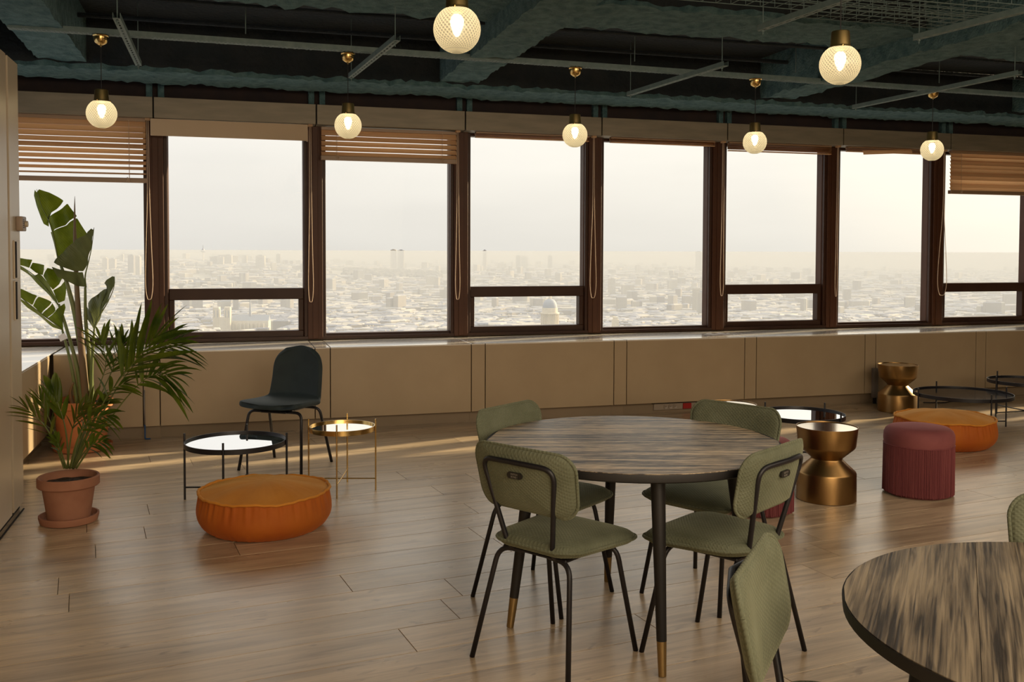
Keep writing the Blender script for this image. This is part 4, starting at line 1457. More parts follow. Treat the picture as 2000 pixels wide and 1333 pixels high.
bp_ = empty('bird_of_paradise', (-3.296, 7.35, 0)); tag(bp_, 'tall broad-leaved plant in an orange pot in the window corner', 'potted plant')
pot(bp_, .225, .385, .165, 'orange_pot', .055)
LEAVES = [
    dict(mid=[(-15.3, 140.5), (-18.4, 147.4), (-23.6, 164.1), (-28.5, 175.6), (-35.1, 187.0), (-40.2, 200.0)],
         lobes=[[(-28.5, 175.6), (-29.3, 179.1), (-24.5, 184.4), (-22.1, 191.4), (-31.6, 197.6), (-39.0, 200.0), (-40.2, 197.6), (-41.7, 199.8), (-42.5, 194.9), (-40.4, 187.9), (-34.6, 177.3), (-32.0, 172.9), (-28.0, 170.7)],
                [(-23.2, 168.5), (-16.6, 172.0), (-10.0, 179.1), (-18.5, 189.2), (-24.5, 181.7), (-29.1, 177.8), (-27.2, 172.9), (-24.5, 165.9)],
                [(-15.3, 140.5), (-9.6, 142.1), (-4.3, 154.4), (1.4, 158.8), (0.1, 162.8), (-9.7, 177.8), (-15.7, 172.0), (-23.6, 167.6), (-26.3, 166.8), (-22.8, 158.0), (-18.8, 146.5)]]),
    dict(mid=[(3.6, 124.5), (5.0, 133.3), (8.0, 143.9), (11.1, 155.3), (14.4, 169.8)],
         lobes=[[(4.1, 136.7), (-2.5, 137.0), (-12.6, 143.4), (-9.6, 148.3), (-3.0, 156.2), (1.9, 161.0), (8.0, 164.1), (12.9, 169.0), (13.8, 168.1), (14.4, 170.1), (14.4, 165.9), (11.1, 155.3), (7.2, 143.0)],
                [(3.6, 124.5), (-1.2, 125.4), (-6.0, 128.9), (-11.3, 132.5), (-14.4, 140.4), (-11.3, 139.0), (-5.2, 137.0), (-0.8, 135.8), (3.8, 136.0)]]),
    dict(mid=[(10.0, 91.5), (13.3, 102.5), (18.6, 113.1), (22.6, 123.7), (22.8, 132.5)],
         lobes=[[(10.0, 91.5), (7.2, 99.0), (2.8, 106.9), (-1.0, 111.3), (2.8, 115.7), (6.3, 113.5), (4.7, 117.1), (8.0, 118.4), (12.9, 122.3), (16.8, 123.2), (12.9, 127.2), (20.4, 132.6), (22.8, 132.5), (23.0, 127.2), (20.8, 119.3), (16.8, 110.5), (13.3, 99.9)],
                [(10.0, 91.5), (4.5, 96.4), (-0.8, 102.5), (-3.2, 109.6), (1.0, 107.8), (6.3, 103.9), (8.5, 99.9)]]),
    dict(mid=[(-17.0, 111.3), (-23.6, 119.3), (-30.7, 127.2), (-36.8, 134.2), (-48.3, 141.2), (-57.1, 144.8)],
         lobes=[[(-17.0, 112.2), (-21.2, 121.9), (-16.6, 125.4), (-12.2, 131.1), (-11.8, 120.1), (-13.5, 114.0)],
                [(-21.4, 122.3), (-30.7, 132.9), (-28.0, 139.0), (-21.9, 136.8), (-15.3, 133.3), (-18.4, 126.3)],
                [(-31.1, 133.3), (-35.1, 135.1), (-39.5, 139.0), (-38.6, 143.0), (-30.2, 141.2), (-30.2, 137.7)],
                [(-39.9, 139.0), (-48.3, 141.2), (-57.1, 143.9), (-55.3, 147.4), (-45.2, 146.1), (-39.0, 145.2)],
                [(-17.0, 111.3), (-18.8, 116.6), (-24.5, 126.3), (-33.8, 135.1), (-35.5, 132.5), (-48.3, 140.8), (-53.6, 142.6), (-44.8, 136.0), (-37.7, 130.7), (-28.0, 121.0), (-21.9, 114.9)]]),
    dict(mid=[(-14.4, 91.1), (-20.1, 98.1), (-28.0, 105.2), (-36.0, 113.1), (-44.8, 123.7), (-51.8, 128.9)],
         lobes=[[(-14.4, 91.1), (-23.2, 100.6), (-18.4, 106.1), (-13.1, 112.0), (-12.0, 108.7), (-12.6, 98.1)],
                [(-23.6, 100.9), (-26.7, 103.9), (-20.6, 112.2), (-18.4, 108.7), (-17.9, 106.9)],
                [(-27.2, 104.3), (-32.9, 110.5), (-28.5, 117.5), (-21.0, 113.1)],
                [(-33.3, 110.9), (-44.8, 122.3), (-51.8, 128.5), (-48.3, 128.9), (-40.4, 124.1), (-29.1, 118.2)],
                [(-14.4, 91.1), (-20.1, 93.7), (-27.2, 99.9), (-36.0, 108.7), (-43.0, 119.3), (-32.9, 110.0), (-23.6, 100.3)]]),
]


def seg_dist(p, a, b):
    ab = b - a; t = max(0, min(1, (p - a).dot(ab) / ab.length_squared)); return (p - a - ab * t).length


fold = [(.55, .10), (-.5, -.06), (.5, .05), (.35, .02), (.3, -.12)]
for li, L_ in enumerate(LEAVES):
    mid = [Vector((a / 100, b / 100)) for a, b in L_['mid']]
    kf, dy = fold[li]
    base = mid[0]; Ln = (mid[-1] - mid[0]).length
    def depth(p):
        d = min(seg_dist(p, mid[i], mid[i + 1]) for i in range(len(mid) - 1))
        along = (p - base).length / Ln
        return dy * along * 1.5 + kf * d + .03 * math.sin(along * 9 + li) * d * 6 + .012 * math.sin(p.x * 60 + p.y * 25)
    lf = empty('leaf'); lf.parent = bp_
    for qi, lobe in enumerate(L_['lobes']):
        lobe_ = [Vector((a / 100, b / 100)) for a, b in lobe]
        # soften the outline
        pts = []
        n = len(lobe_)
        for i in range(n):
            a, b = lobe_[i], lobe_[(i + 1) % n]
            pts.append(a * .95 + b * .05 if (a - b).length > .03 else a)
            if (a - b).length > .03:
                pts.append(a * .5 + b * .5); pts.append(a * .05 + b * .95)
        mb = MB()
        vs = [mb.bm.verts.new((p.x, 0, p.y)) for p in pts]
        f = mb.bm.faces.new(vs)
        bmesh.ops.triangulate(mb.bm, faces=[f])
        for _ in range(2):
            bmesh.ops.subdivide_edges(mb.bm, edges=[e for e in mb.bm.edges if e.calc_length() > .035], cuts=1, use_grid_fill=False)
            bmesh.ops.triangulate(mb.bm, faces=mb.bm.faces)
        for v in mb.bm.verts:
            v.co.y = depth(Vector((v.co.x, v.co.z)))
        light = (li == 3 and qi == 4) or (li == 4 and qi == 4)
        o = mb.build('leaf_blade', 'leaf_light' if light else ('leaf_grey' if li in (1, 2) else 'leaf'), lf, 180)
    mb = MB()
    m3 = smooth_path([(p.x, depth(p) - .002, p.y) for p in mid], 5)
    mb.tube(m3, [.0065 * (1 - .75 * i / (len(m3) - 1)) for i in range(len(m3))], 7)
    mb.build('midrib', 'stem', lf, 180)


def stem(pts, r0, r1, m, y0=0, y1=0):
    n = len(pts)
    P = smooth_path([(a / 100, y0 + (y1 - y0) * i / (n - 1), b / 100) for i, (a, b) in enumerate(pts)], 6)
    mb = MB(); mb.tube(P, [r0 + (r1 - r0) * i / (len(P) - 1) for i in range(len(P))], 10)
    return mb.build('stalk', m, bp_, 180)


stem([(4.3, 34.0), (0.4, 71.3), (-4.3, 102.6), (-10.6, 128.0), (-14.9, 140.9)], .030, .010, 'stem', 0, .0)
stem([(6.4, 34.0), (5.1, 71.3), (3.1, 98.7), (3.5, 124.5)], .022, .009, 'stem', .03, 0)
stem([(7.6, 34.1), (8.2, 63.5), (10.0, 91.5)], .018, .008, 'stem', -.02, 0)
stem([(1.0, 34.1), (-2.7, 63.5), (-11.3, 94.7), (-17.0, 111.3)], .018, .009, 'stem', -.03, 0)
stem([(-1.4, 34.1), (-6.6, 63.5), (-14.4, 91.1)], .016, .008, 'stem', -.05, 0)
stem([(3.2, 34.1), (1.2, 71.3), (-1.7, 110.4), (-3.1, 156.1), (-3.1, 176.8), (-2.7, 193.7)], .034, .001, 'stem_brown', -.01, -.02)
stem([(-6, 34), (-7, 44), (-4, 52)], .02, .006, 'stem_brown', -.03, -.05)
tgm = MB(); tgm.box((0, 0, 0), (.058, .002, .046), .001, Matrix.Rotation(-.45, 3, 'Y')); o = tgm.build('plant_tag', 'paper', bp_); o.location = (-.115, -.06, .865)

# ---- palm
pl = empty('potted_palm', (-2.490, 5.37, 0)); tag(pl, 'feathery palm in a terracotta pot on a saucer at the left, nearest the camera', 'potted plant')
pot(pl, .163, .262, .108, 'terracotta', .055)
kp = 5.45 / 1880


def LP(px, py, y=0.0):
    """pot-local point; px,py in units of 2.9 mm right of / above the pot's foot"""
    sc = (5.45 + y) / 5.45
    return Vector(((px - 130) * kp * sc + (sc - 1) * -2.522, y, 1.53 - (py - 491) * kp * sc))


LEAFLET = {}


def leaflet_mesh(m):
    if m in LEAFLET: return LEAFLET[m]
    mb = MB()
    def g(u, v):
        w_ = .5 * (math.sin(PI * min(1, v * .93 + .06)) ** .75)
        x = (u - .5) * 2
        return Vector((x * w_, -.35 * abs(x) * w_ , v)) 
    mb.grid(g, 3, 9)
    me = mb.mesh('leaflet', m, 180)
    LEAFLET[m] = me
    return me


def blade(parent, p0, d, L, wd_, droop, m, rnd):
    """one leaflet: own small curved mesh"""
    mb = MB()
    d = d.normalized()
    side = d.cross(Vector((0, 0, 1)))
    if side.length < .1: side = Vector((1, 0, 0))
    side.normalize()
    side = (Matrix.Rotation(rnd.uniform(-.9, .9), 3, d) @ side)
    n = 8; rows = []
    for k in range(n):
        t = k / (n - 1)
        c = p0 + d * (L * t) + Vector((0, 0, -1)) * droop * L * t * t
        tang = (d + Vector((0, 0, -1)) * 2 * droop * t).normalized()
        up = side.cross(tang).normalized()
        w_ = wd_ * .5 * max(.04, math.sin(PI * min(1, .10 + .90 * t)) ** .7 if t < 1 else .04)
        rows.append([mb.bm.verts.new(c - side * w_ + up * w_ * .35), mb.bm.verts.new(c), mb.bm.verts.new(c + side * w_ + up * w_ * .35)])
    for a, b in zip(rows, rows[1:]):
        mb.bm.faces.new((a[0], a[1], b[1], b[0])); mb.bm.faces.new((a[1], a[2], b[2], b[1]))
    return mb.build('leaflet', m, parent, 180)


def frond(path, start, npairs, Lmax, wd_, ang, droop, m, seed, spread=.6, r0=.006, tipL=.5):
    rnd = random.Random(seed)
    fr_ = empty('frond'); fr_.parent = pl
    P = smooth_path(path, 8)
    mb = MB(); mb.tube(P, [r0 * (1 - .8 * i / (len(P) - 1)) for i in range(len(P))], 6); mb.build('rachis', 'stem', fr_, 180)
    n = len(P) - 1
    for k in range(npairs):
        t = start + (1 - start) * (k + .5) / npairs
        i = min(int(t * n), n - 1)
        p = P[i].lerp(P[i + 1], t * n - i); tang = (P[i + 1] - P[i]).normalized()
        view = Vector((.4, -1, .25)).normalized()
        sd = tang.cross(view).normalized()
        f = (t - start) / (1 - start)
        L = Lmax * (math.sin(PI * (.22 + .62 * f)) ** .8) * rnd.uniform(.85, 1.1)
        for sg in (-1, 1):
            a = ang * (1.1 - .55 * f) * rnd.uniform(.85, 1.15)
            d = tang * math.cos(a) + sd * sg * math.sin(a) + view * rnd.uniform(-.35, .25) * spread
            blade(fr_, p, d, L * 1.08, wd_ * rnd.uniform(1.05, 1.6), droop * rnd.uniform(.6, 1.3), m, rnd)
    blade(fr_, P[-1], (P[-1] - P[-2]), Lmax * tipL, wd_ * 1.3, droop, m, rnd)
    return fr_


# right hand sweeping fronds
frond([LP(140, 915), LP(185, 830, .02), (LP(235, 745, .05)), LP(285, 690, .08), LP(335, 672, .12)], .50, 11, .30, .024, .75, .28, 'palm', 1)
frond([LP(138, 915), LP(180, 820, -.05), LP(225, 750, -.10), LP(262, 705, -.14), LP(300, 660, -.18)], .55, 9, .33, .026, .55, .10, 'palm', 2, tipL=.9)
frond([LP(145, 915), LP(200, 835, 0), LP(250, 770, 0), LP(290, 735, 0), LP(325, 735, .0)], .58, 9, .24, .022, .80, .42, 'palm', 3)
frond([LP(135, 915), LP(165, 830, .1), LP(190, 760, .16), LP(205, 710, .2), LP(195, 665, .22)], .60, 9, .22, .014, .75, .20, 'palm', 4)
frond([LP(140, 915), LP(170, 825, .1), LP(205, 750, .2), LP(228, 700, .25), LP(240, 668, .3)], .58, 8, .20, .018, .7, .15, 'palm', 5)
# left and low fronds
frond([LP(122, 915), LP(105, 868, -.05), LP(85, 832, -.1), LP(65, 812, -.14), LP(52, 800, -.16)], .30, 6, .16, .014, .55, .12, 'palm_light', 6, tipL=.8)
frond([LP(126, 915), LP(112, 870, .05), LP(98, 830, .05), LP(86, 800, .05), LP(78, 782, .05)], .35, 6, .15, .012, .5, .05, 'palm', 7)
frond([LP(130, 915), LP(128, 860, 0), LP(122, 822, 0), LP(112, 790, 0), LP(106, 770, 0)], .45, 4, .18, .030, .35, .04, 'palm', 8, tipL=.5)
frond([LP(133, 915), LP(145, 868, -.1), LP(160, 835, -.14), LP(182, 815, -.18), LP(208, 812, -.2)], .40, 6, .15, .020, .75, .38, 'palm', 9)
frond([LP(140, 915), LP(168, 850, -.04), LP(195, 795, -.08), LP(215, 762, -.1), LP(242, 750, -.1)], .52, 6, .14, .020, .7, .25, 'palm', 10)
frond([LP(135, 915), LP(150, 860, .03), LP(163, 820, .05), LP(178, 795, .06), LP(192, 785, .06)], .45, 6, .15, .022, .6, .18, 'palm_light', 11)
frond([LP(128, 915), LP(134, 865, -.08), LP(140, 835, -.1), LP(148, 815, -.1), LP(160, 800, -.1)], .40, 5, .13, .024, .5, .15, 'palm_light', 12)
frond([LP(126, 915), LP(118, 890, -.05), LP(112, 872, -.08), LP(106, 858, -.1)], .35, 4, .09, .014, .5, .15, 'palm', 13)
frond([LP(140, 915), LP(160, 885, -.12), LP(178, 868, -.16), LP(200, 862, -.2)], .40, 5, .12, .016, .7, .40, 'palm', 14)
frond([LP(138, 915), LP(152, 880, .1), LP(170, 845, .15), LP(188, 825, .18)], .40, 5, .14, .02, .7, .2, 'palm', 15)


# ================================================================== THE CITY BELOW
GZ = -200.0


def ground_z(x, y):
    d = math.hypot(x, y)
    az = math.atan2(x, y)
    h = GZ
    up = max(0, min(1, (d - 3200) / 2600)); up = up * up * (3 - 2 * up)
    h += up * (88 * math.exp(-((az + .36) / .20) ** 2) + 35 + 25 * math.exp(-((az - .05) / .15) ** 2))
    h += 26 * math.exp(-((x - 70) ** 2 + (y - 1950) ** 2) / 400 ** 2)
    h += up * 8 * noise.noise(Vector((x / 900, y / 900, 0)))
    return h


def city_mat(name, cols, sc=.02, rough=.9):
    m, t, b, o = newmat(name)
    gm = t.nodes.new('ShaderNodeNewGeometry')
    wn_ = t.nodes.new('ShaderNodeTexWhiteNoise'); wn_.noise_dimensions = '3D'
    sn = t.nodes.new('ShaderNodeVectorMath'); sn.operation = 'SNAP'; sn.inputs[1].default_value = (1 / sc, 1 / sc, 1e5)
    t.links.new(gm.outputs['Position'], sn.inputs[0]); t.links.new(sn.outputs[0], wn_.inputs['Vector'])
    rp = t.nodes.new('ShaderNodeValToRGB'); rp.color_ramp.interpolation = 'CONSTANT'
    for i, c in enumerate(cols):
        if i < 2: e = rp.color_ramp.elements[i]
        else: e = rp.color_ramp.elements.new(.99)
        e.position = i / len(cols); e.color = (*c, 1)
    t.links.new(wn_.outputs['Value'], rp.inputs['Fac']); t.links.new(rp.outputs['Color'], b.inputs['Base Color'])
    b.inputs['Roughness'].default_value = rough; b.inputs['Specular IOR Level'].default_value = .1
    return m


M['city_wall'] = city_mat('limestone_walls', [(.33, .30, .26), (.28, .255, .225), (.38, .35, .30), (.22, .20, .185), (.35, .32, .27)])
M['city_roof'] = city_mat('zinc_roofs', [(.26, .27, .31), (.34, .34, .36), (.20, .21, .25), (.44, .41, .37)])
M['city_ground'] = pm('streets_and_trees', (.16, .16, .15), (.30, .29, .26), rough=.95, scale=.004, detail=6)
M['city_trees'] = pm('winter_trees', (.07, .07, .065), (.11, .105, .09), rough=.95, scale=.02)
M['pale_stone'] = pm('pale_stone', (.62, .56, .45), (.52, .47, .38), rough=.9, scale=.2)
M['lead'] = pm('lead_roof', (.25, .27, .31), rough=.7)

# terrain
mb = MB()
nx, ny = 90, 90
vg = []
for i in range(nx + 1):
    az = -0.95 + 1.9 * i / nx
    row = []
    for j in range(ny + 1):
        d = 350 * (36000 / 350) ** (j / ny)
        x, y = d * math.sin(az), d * math.cos(az)
        row.append(mb.bm.verts.new((x, y, ground_z(x, y) - (d / 36000) ** 2 * 40)))
    vg.append(row)
for i in range(nx):
    for j in range(ny):
        mb.bm.faces.new((vg[i][j], vg[i + 1][j], vg[i + 1][j + 1], vg[i][j + 1]))
gr = mb.build('city_ground', 'city_ground', None, 180); tag(gr, kind='structure')


def block_mesh(wx, wy, h, roof, nwin=0):
    mb = MB(); bm = mb.bm
    mb.box((0, 0, h / 2), (wx, wy, h))
    me = mb.mesh('apartment_building', 'city_wall'); me.materials.append(M['city_roof'])
    bm = bmesh.new(); bm.from_mesh(me)
    vb = [bm.verts.new((sx * wx / 2, sy * wy / 2, h)) for sx, sy in ((-1, -1), (1, -1), (1, 1), (-1, 1))]
    ix = max(1.0, wx / 2 - roof); iy = max(1.0, wy / 2 - roof)
    vt = [bm.verts.new((sx * ix, sy * iy, h + roof * .9)) for sx, sy in ((-1, -1), (1, -1), (1, 1), (-1, 1))]
    for k in range(4):
        f = bm.faces.new((vb[k], vb[(k + 1) % 4], vt[(k + 1) % 4], vt[k])); f.material_index = 1
    f = bm.faces.new(vt); f.material_index = 1
    # chimney stacks
    for k in range(3):
        x = (-.35 + .35 * k) * wx
        g = bmesh.ops.create_cube(bm, size=1.0)
        for v in g['verts']:
            v.co = Vector((v.co.x * 1.2 + x, v.co.y * wy * .5, v.co.z * 3 + h + roof * .9 + 1))
    # recessed window bands
    for fl_ in range(2, int(h / 3.2)):
        g = bmesh.ops.create_cube(bm, size=1.0)
        for v in g['verts']:
            v.co = Vector((v.co.x * (wx * .94), v.co.y * (wy + .3), v.co.z * 1.3 + fl_ * 3.2))
        for f in {f for v in g['verts'] for f in v.link_faces}: f.material_index = 1
    bm.to_mesh(me); bm.free()
    return me


rc = random.Random(5)
bmeshes = [block_mesh(26, 14, 19, 4), block_mesh(40, 14, 21, 4.5), block_mesh(20, 18, 17, 4), block_mesh(60, 15, 20, 4), block_mesh(30, 13, 25, 2)]
taken = []
CATH, DOME = (-690.0, 2290.0), (75.0, 1900.0)
placed = 0
while placed < 230:
    d = rc.uniform(1650, 2900); az = rc.uniform(-.50, .50)
    x, y = d * math.sin(az), d * math.cos(az)
    if math.hypot(x - CATH[0] - 60, y - CATH[1]) < 130 or math.hypot(x - DOME[0], y - DOME[1]) < 90: continue
    if y < 1950 and math.hypot(x - DOME[0], y - DOME[1]) < 320: continue
    if any(abs(x - q[0]) + abs(y - q[1]) < 48 for q in taken): continue
    taken.append((x, y))
    k = rc.randrange(5)
    o = bpy.data.objects.new('apartment_building', bmeshes[k]); COL.objects.link(o)
    o.location = (x, y, ground_z(x, y) - 1); o.rotation_euler = (0, 0, rc.choice((0, .3, .35, 1.2, 1.87, -.5)) + rc.uniform(-.1, .1))
    tag(o, 'hazy pale apartment block with grey roof in the city below', 'building', 'apartment blocks of the nearer city')
    placed += 1

# the rest of the city, past counting
V, F, MI = [], [], []
def addb(x, y, z, wx, wy, h, a, roof):
    c, s = math.cos(a), math.sin(a)
    b0 = len(V)
    for zz, sh in ((z - 8, 0), (z + h, 0), (z + h + roof * .8, roof)):
        for sx, sy in ((-1, -1), (1, -1), (1, 1), (-1, 1)):
            px, py = sx * (wx / 2 - sh), sy * (wy / 2 - sh)
            V.append((x + c * px - s * py, y + s * px + c * py, zz))
    for k in range(4):
        k2 = (k + 1) % 4
        F.append((b0 + k, b0 + k2, b0 + 4 + k2, b0 + 4 + k)); MI.append(0)
        F.append((b0 + 4 + k, b0 + 4 + k2, b0 + 8 + k2, b0 + 8 + k)); MI.append(1)
    F.append((b0 + 8, b0 + 9, b0 + 10, b0 + 11)); MI.append(1)
for _ in range(26000):
    d = 1600 * (9500 / 1600) ** rc.random(); az = rc.uniform(-.56, .56)
    x, y = d * math.sin(az), d * math.cos(az)
    if math.hypot(x - CATH[0] - 60, y - CATH[1]) < 130 or math.hypot(x - DOME[0], y - DOME[1]) < 90: continue
    if y < 1950 and math.hypot(x - DOME[0], y - DOME[1]) < 320: continue
    if d < 2900 and any(abs(x - q[0]) + abs(y - q[1]) < 40 for q in taken): continue
    if noise.noise(Vector((x / 260, y / 260, 3))) > .42: continue
    if 5000 < d < 6100 and -.19 < az < -.06: continue
    h = rc.uniform(13, 24)
    q = rc.random()
    wx = rc.uniform(16, 60) * (1 + d / 12000); wy = rc.uniform(12, 18) * (1 + d / 12000)
    if q < .025 and d > 3000: h = rc.uniform(32, 62); wx = rc.uniform(18, 60)
    addb(x, y, ground_z(x, y), wx, wy, h, rc.choice((0, .3, .35, 1.2, 1.87, -.5, .8)), 3.0)
me = bpy.data.meshes.new('distant_city'); me.from_pydata(V, [], F); me.materials.append(M['city_wall']); me.materials.append(M['city_roof'])
me.polygons.foreach_set('material_index', MI)
o = bpy.data.objects.new('distant_city', me); COL.objects.link(o); tag(o, 'hazy mass of uncounted houses spreading to the horizon', 'city', None, 'stuff')

# wooded cemetery band
mb = MB()
for k in range(260):
    d = rc.uniform(5150, 5950); az = rc.uniform(-.172, -.075)
    x, y = d * math.sin(az), d * math.cos(az); r = rc.uniform(18, 34)
    g = bmesh.ops.create_icosphere(mb.bm, subdivisions=1, radius=r)
    for v in g['verts']: v.co = Vector((v.co.x, v.co.y, v.co.z * .6)) + Vector((x, y, ground_z(x, y) + 10))
o = mb.build('distant_woodland', 'city_trees'); tag(o, 'dark hazy band of trees in the middle of the city', 'trees', None, 'stuff')


def at_px(px, d):
    az = math.atan((px - 1000) / 1880); return d * math.sin(az), d * math.cos(az)


def tower(px, d, wx, wy, ztop, label, rz=0.0):
    x, y = at_px(px, d); gz = ground_z(x, y) - 3
    h = ztop - gz
    root = empty('tower_block', (x, y, gz), rz); tag(root, label, 'building')
    mb = MB(); mb.box((0, 0, h / 2), (wx, wy, h)); mb.build('tower_body', 'city_wall', root)
    mb = MB(); mb.box((0, 0, h + 2), (wx * .5, wy * .6, 4)); mb.build('roof_plant', 'city_roof', root)
    mb = MB()
    for k in range(1, int(h / 6)):
        mb.box((0, 0, k * 6), (wx * .96, wy + .8, 1.6))
    mb.build('window_bands', 'city_roof', root)
    return root


tower(768.5, 6500, 36, 30, 8, 'left tower of the broad grey pair on the horizon')
tower(783, 6500, 42, 30, 5, 'right tower of the broad grey pair on the horizon')
tower(946.5, 6200, 22, 20, 6, 'lone slim tower on the horizon right of the broad pair')
tower(1012, 6400, 30, 20, -28, 'hazy tower on the horizon, left of the domed building')
tower(1024, 6500, 44, 20, -36, 'broad low hazy block on the horizon above the domed building')
tower(1074, 6600, 30, 20, -30, 'hazy tower on the horizon right of the domed building')
tower(257, 4700, 26, 22, -22, 'tallest of the slim towers seen right of the tall plant')
tower(270, 4750, 22, 22, -28, 'slim tower just right of the tallest one beside the plant')
tower(206, 4900, 22, 20, -38, 'left one of the slim towers beside the plant')
tower(220, 5000, 30, 20, -42, 'squat pale tower between the slim towers beside the plant')
tower(509, 5200, 46, 24, -26, 'dark square block on the horizon right of the broadcasting tower')
tower(424, 5300, 70, 22, -34, 'long low slab just right of the broadcasting tower')
tower(446, 5400, 40, 22, -24, 'slab with a raised end right of the broadcasting tower')
tower(544, 6000, 24, 20, -22, 'small square tower near the post on the horizon')
tower(478, 5600, 26, 20, -28, 'small tower between the slab and the dark square block')
tower(1364, 6900, 40, 24, 0, 'faint lone tower in the plain window right of centre')
tower(1365, 3000, 30, 24, -112, 'white banded tower at the edge of the plain window', .4)
tower(1195, 3900, 24, 20, -108, 'bright small tower beside the post right of the domed building', .4)
tower(1373, 2900, 24, 30, -118, 'second white banded slab against the right post', .3)

# broadcasting tower
x, y = at_px(397, 6000); gz = ground_z(x, y)
root = empty('broadcast_tower', (x, y, gz)); tag(root, 'slender broadcasting tower with a disc on top at the left horizon', 'tower')
hh = 32 - gz
mb = MB(); mb.lathe([(0, 0), (6, 0), (4.5, hh * .5), (4, hh * .78), (0, hh * .78)], 16); mb.build('shaft', 'pale_stone', root)
mb = MB(); mb.lathe([(4, hh * .60), (14, hh * .64), (16, hh * .67), (14, hh * .70), (9, hh * .74), (5, hh * .80), (0, hh * .82)], 20); mb.build('platform_disc', 'city_roof', root)
mb = MB(); mb.tube([(0, 0, hh * .8), (0, 0, hh)], [2, .8], 8); mb.build('antenna', 'city_roof', root)

# twin-towered cathedral
root = empty('cathedral', (CATH[0], CATH[1], ground_z(*CATH)), .05); tag(root, 'pale twin-towered gothic cathedral in the lower left window', 'church')
for k in (-1, 1):
    mb = MB(); mb.box((k * 13, 0, 33), (14, 16, 66))
    for q in range(4):
        mb.box((k * 13 + (-1.5 + q) * 4.4, -8.4, 40), (1.0, 1.4, 50))
    tw = mb.build('bell_tower', 'pale_stone', root)
    mb = MB()
    for q in (-1, 1):
        mb.box((k * 13 + q * 3.0, -8.3, 50), (2.6, 1.0, 17))
    mb.build('belfry_opening', 'lead', tw)
mb = MB(); mb.box((0, 0, 21), (14, 14, 42)); mb.build('west_front', 'pale_stone', root)
mb = MB(); mb.box((62, 26, 16), (88, 30, 32)); mb.build('nave', 'pale_stone', root)
mb = MB()
for (sx) in (18, 106):
    pass
v = [mb.bm.verts.new(p) for p in ((18, 13, 32), (18, 39, 32), (18, 26, 45), (106, 13, 32), (106, 39, 32), (106, 26, 45))]
for f in ((0, 3, 5, 2), (1, 2, 5, 4), (0, 2, 1), (3, 4, 5), (0, 1, 4, 3)): mb.bm.faces.new([v[i] for i in f])
mb.build('nave_roof', 'lead', root)
mb = MB(); mb.tube([(60, 26, 40), (60, 26, 92)], [4, .3], 8); mb.build('spire', 'lead', root)
for k in range(9):
    mb = MB(); mb.box((24 + k * 9, 8, 13), (1.6, 9, 26)); mb.build('buttress', 'pale_stone', root)

# domed monument
root = empty('domed_monument', (DOME[0], DOME[1], ground_z(*DOME) - 1), .2); tag(root, 'pale neoclassical building with a colonnaded dome, low in the centre window', 'monument')
zg = ground_z(*DOME) - 1
H0 = -86 - zg
mb = MB(); mb.box((0, 0, 14), (84, 70, 28)); mb.build('podium', 'pale_stone', root)
mb = MB(); mb.lathe([(0, 28), (18.5, 28), (18.5, 30), (14.5, 30), (14.5, H0 - 36), (19, H0 - 36), (19, H0 - 33.5), (15.5, H0 - 33.5), (15.5, H0 - 24), (0, H0 - 24)], 40); mb.build('drum', 'pale_stone', root)
for k in range(28):
    a = 2 * PI * k / 28
    mb = MB(); mb.lathe([(.9, 30), (.8, H0 - 36)], 7, (17.3 * math.cos(a), 17.3 * math.sin(a), 0)); mb.build('column', 'pale_stone', root)
mb = MB(); mb.lathe([(14.5, H0 - 24), (14.2, H0 - 20), (12.5, H0 - 14), (9.5, H0 - 9.5), (5.5, H0 - 7), (3, H0 - 6.2), (0, H0 - 6)], 40); mb.build('dome', 'lead', root, 180)
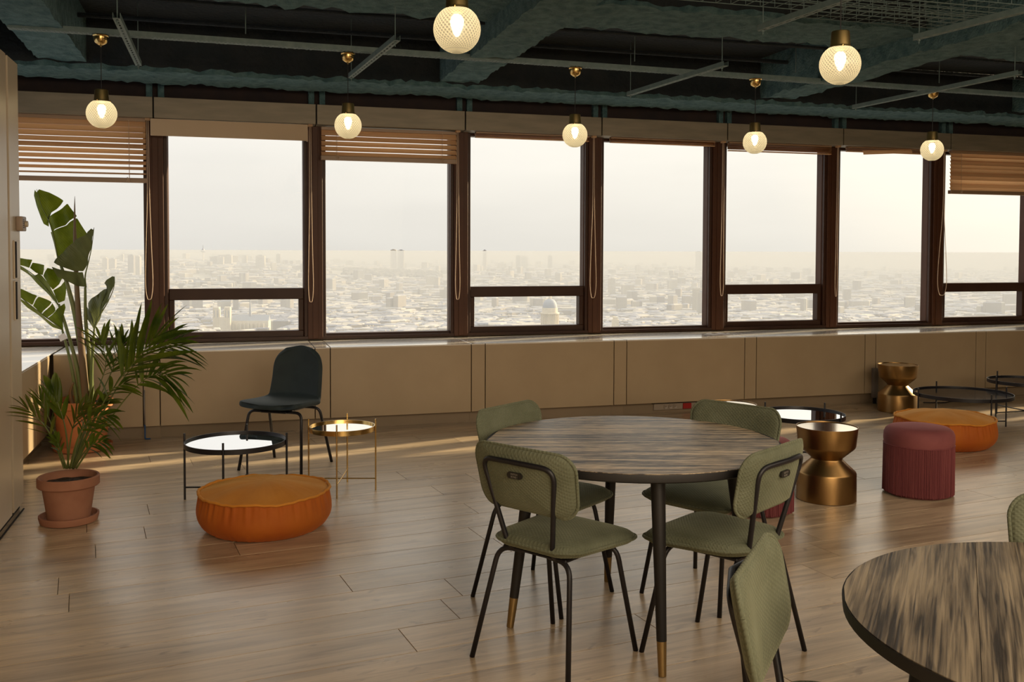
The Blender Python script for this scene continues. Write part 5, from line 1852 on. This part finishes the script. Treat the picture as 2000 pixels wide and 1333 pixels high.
mb = MB(); mb.lathe([(3, H0 - 6.5), (2.8, H0 - 2), (3.2, H0 - 1.8), (1.5, H0), (0, H0 + 1)], 16); mb.build('lantern', 'pale_stone', root)

# small stone church tower right of it, long pale halls further right
x, y = 205.0, 1905.0
mb = MB(); mb.box((0, 0, 22), (13, 13, 44)); mb.box((0, 0, 46), (9, 9, 6))
o = mb.build('church_tower', 'pale_stone', None, None, (x, y, ground_z(x, y))); tag(o, 'small square stone church tower right of the domed building', 'church tower')
for px, d, L, say in ((1535, 2900, 210, 'long low bright hall seen in the split window right of centre'), (1560, 2500, 120, 'short bright hall nearer than the long one'), (1668, 2950, 110, 'bright low hall at the left of the plain right window')):
    x, y = at_px(px, d)
    mb = MB(); mb.box((0, 0, 9), (L, 40, 18)); o = mb.build('long_hall', 'city_wall', None, None, (x, y, ground_z(x, y)), .1)
    mb = MB(); mb.grid(lambda u, v: ((u - .5) * L, (v - .5) * 44, 18 + 5 * math.sin(PI * v)), 2, 9); mb.build('hall_roof', 'pale_stone', o)
    tag(o, say, 'building')

# ---- haze over the city
hz = MB(); hz.box((0, 7900, -102), (26000, 14600, 208))
me = hz.mesh('haze', None)
m = bpy.data.materials.new('city_haze'); m.use_nodes = True
t = m.node_tree
for n in list(t.nodes): t.nodes.remove(n)
oo = t.nodes.new('ShaderNodeOutputMaterial'); vs_ = t.nodes.new('ShaderNodeVolumeScatter')
SIG = 1 / 3000.0
vs_.inputs['Color'].default_value = (.86, .915, 1.0, 1); vs_.inputs['Density'].default_value = SIG * .48; vs_.inputs['Anisotropy'].default_value = 0.0
va_ = t.nodes.new('ShaderNodeVolumeAbsorption'); va_.inputs['Color'].default_value = (0, 0, 0, 1); va_.inputs['Density'].default_value = SIG * .52
vsum = t.nodes.new('ShaderNodeAddShader')
t.links.new(vs_.outputs[0], vsum.inputs[0]); t.links.new(va_.outputs[0], vsum.inputs[1])
t.links.new(vsum.outputs[0], oo.inputs['Volume'])
me.materials.append(m)
o = bpy.data.objects.new('haze', me); COL.objects.link(o); tag(o, 'low bright haze lying over the city', 'haze', None, 'stuff')
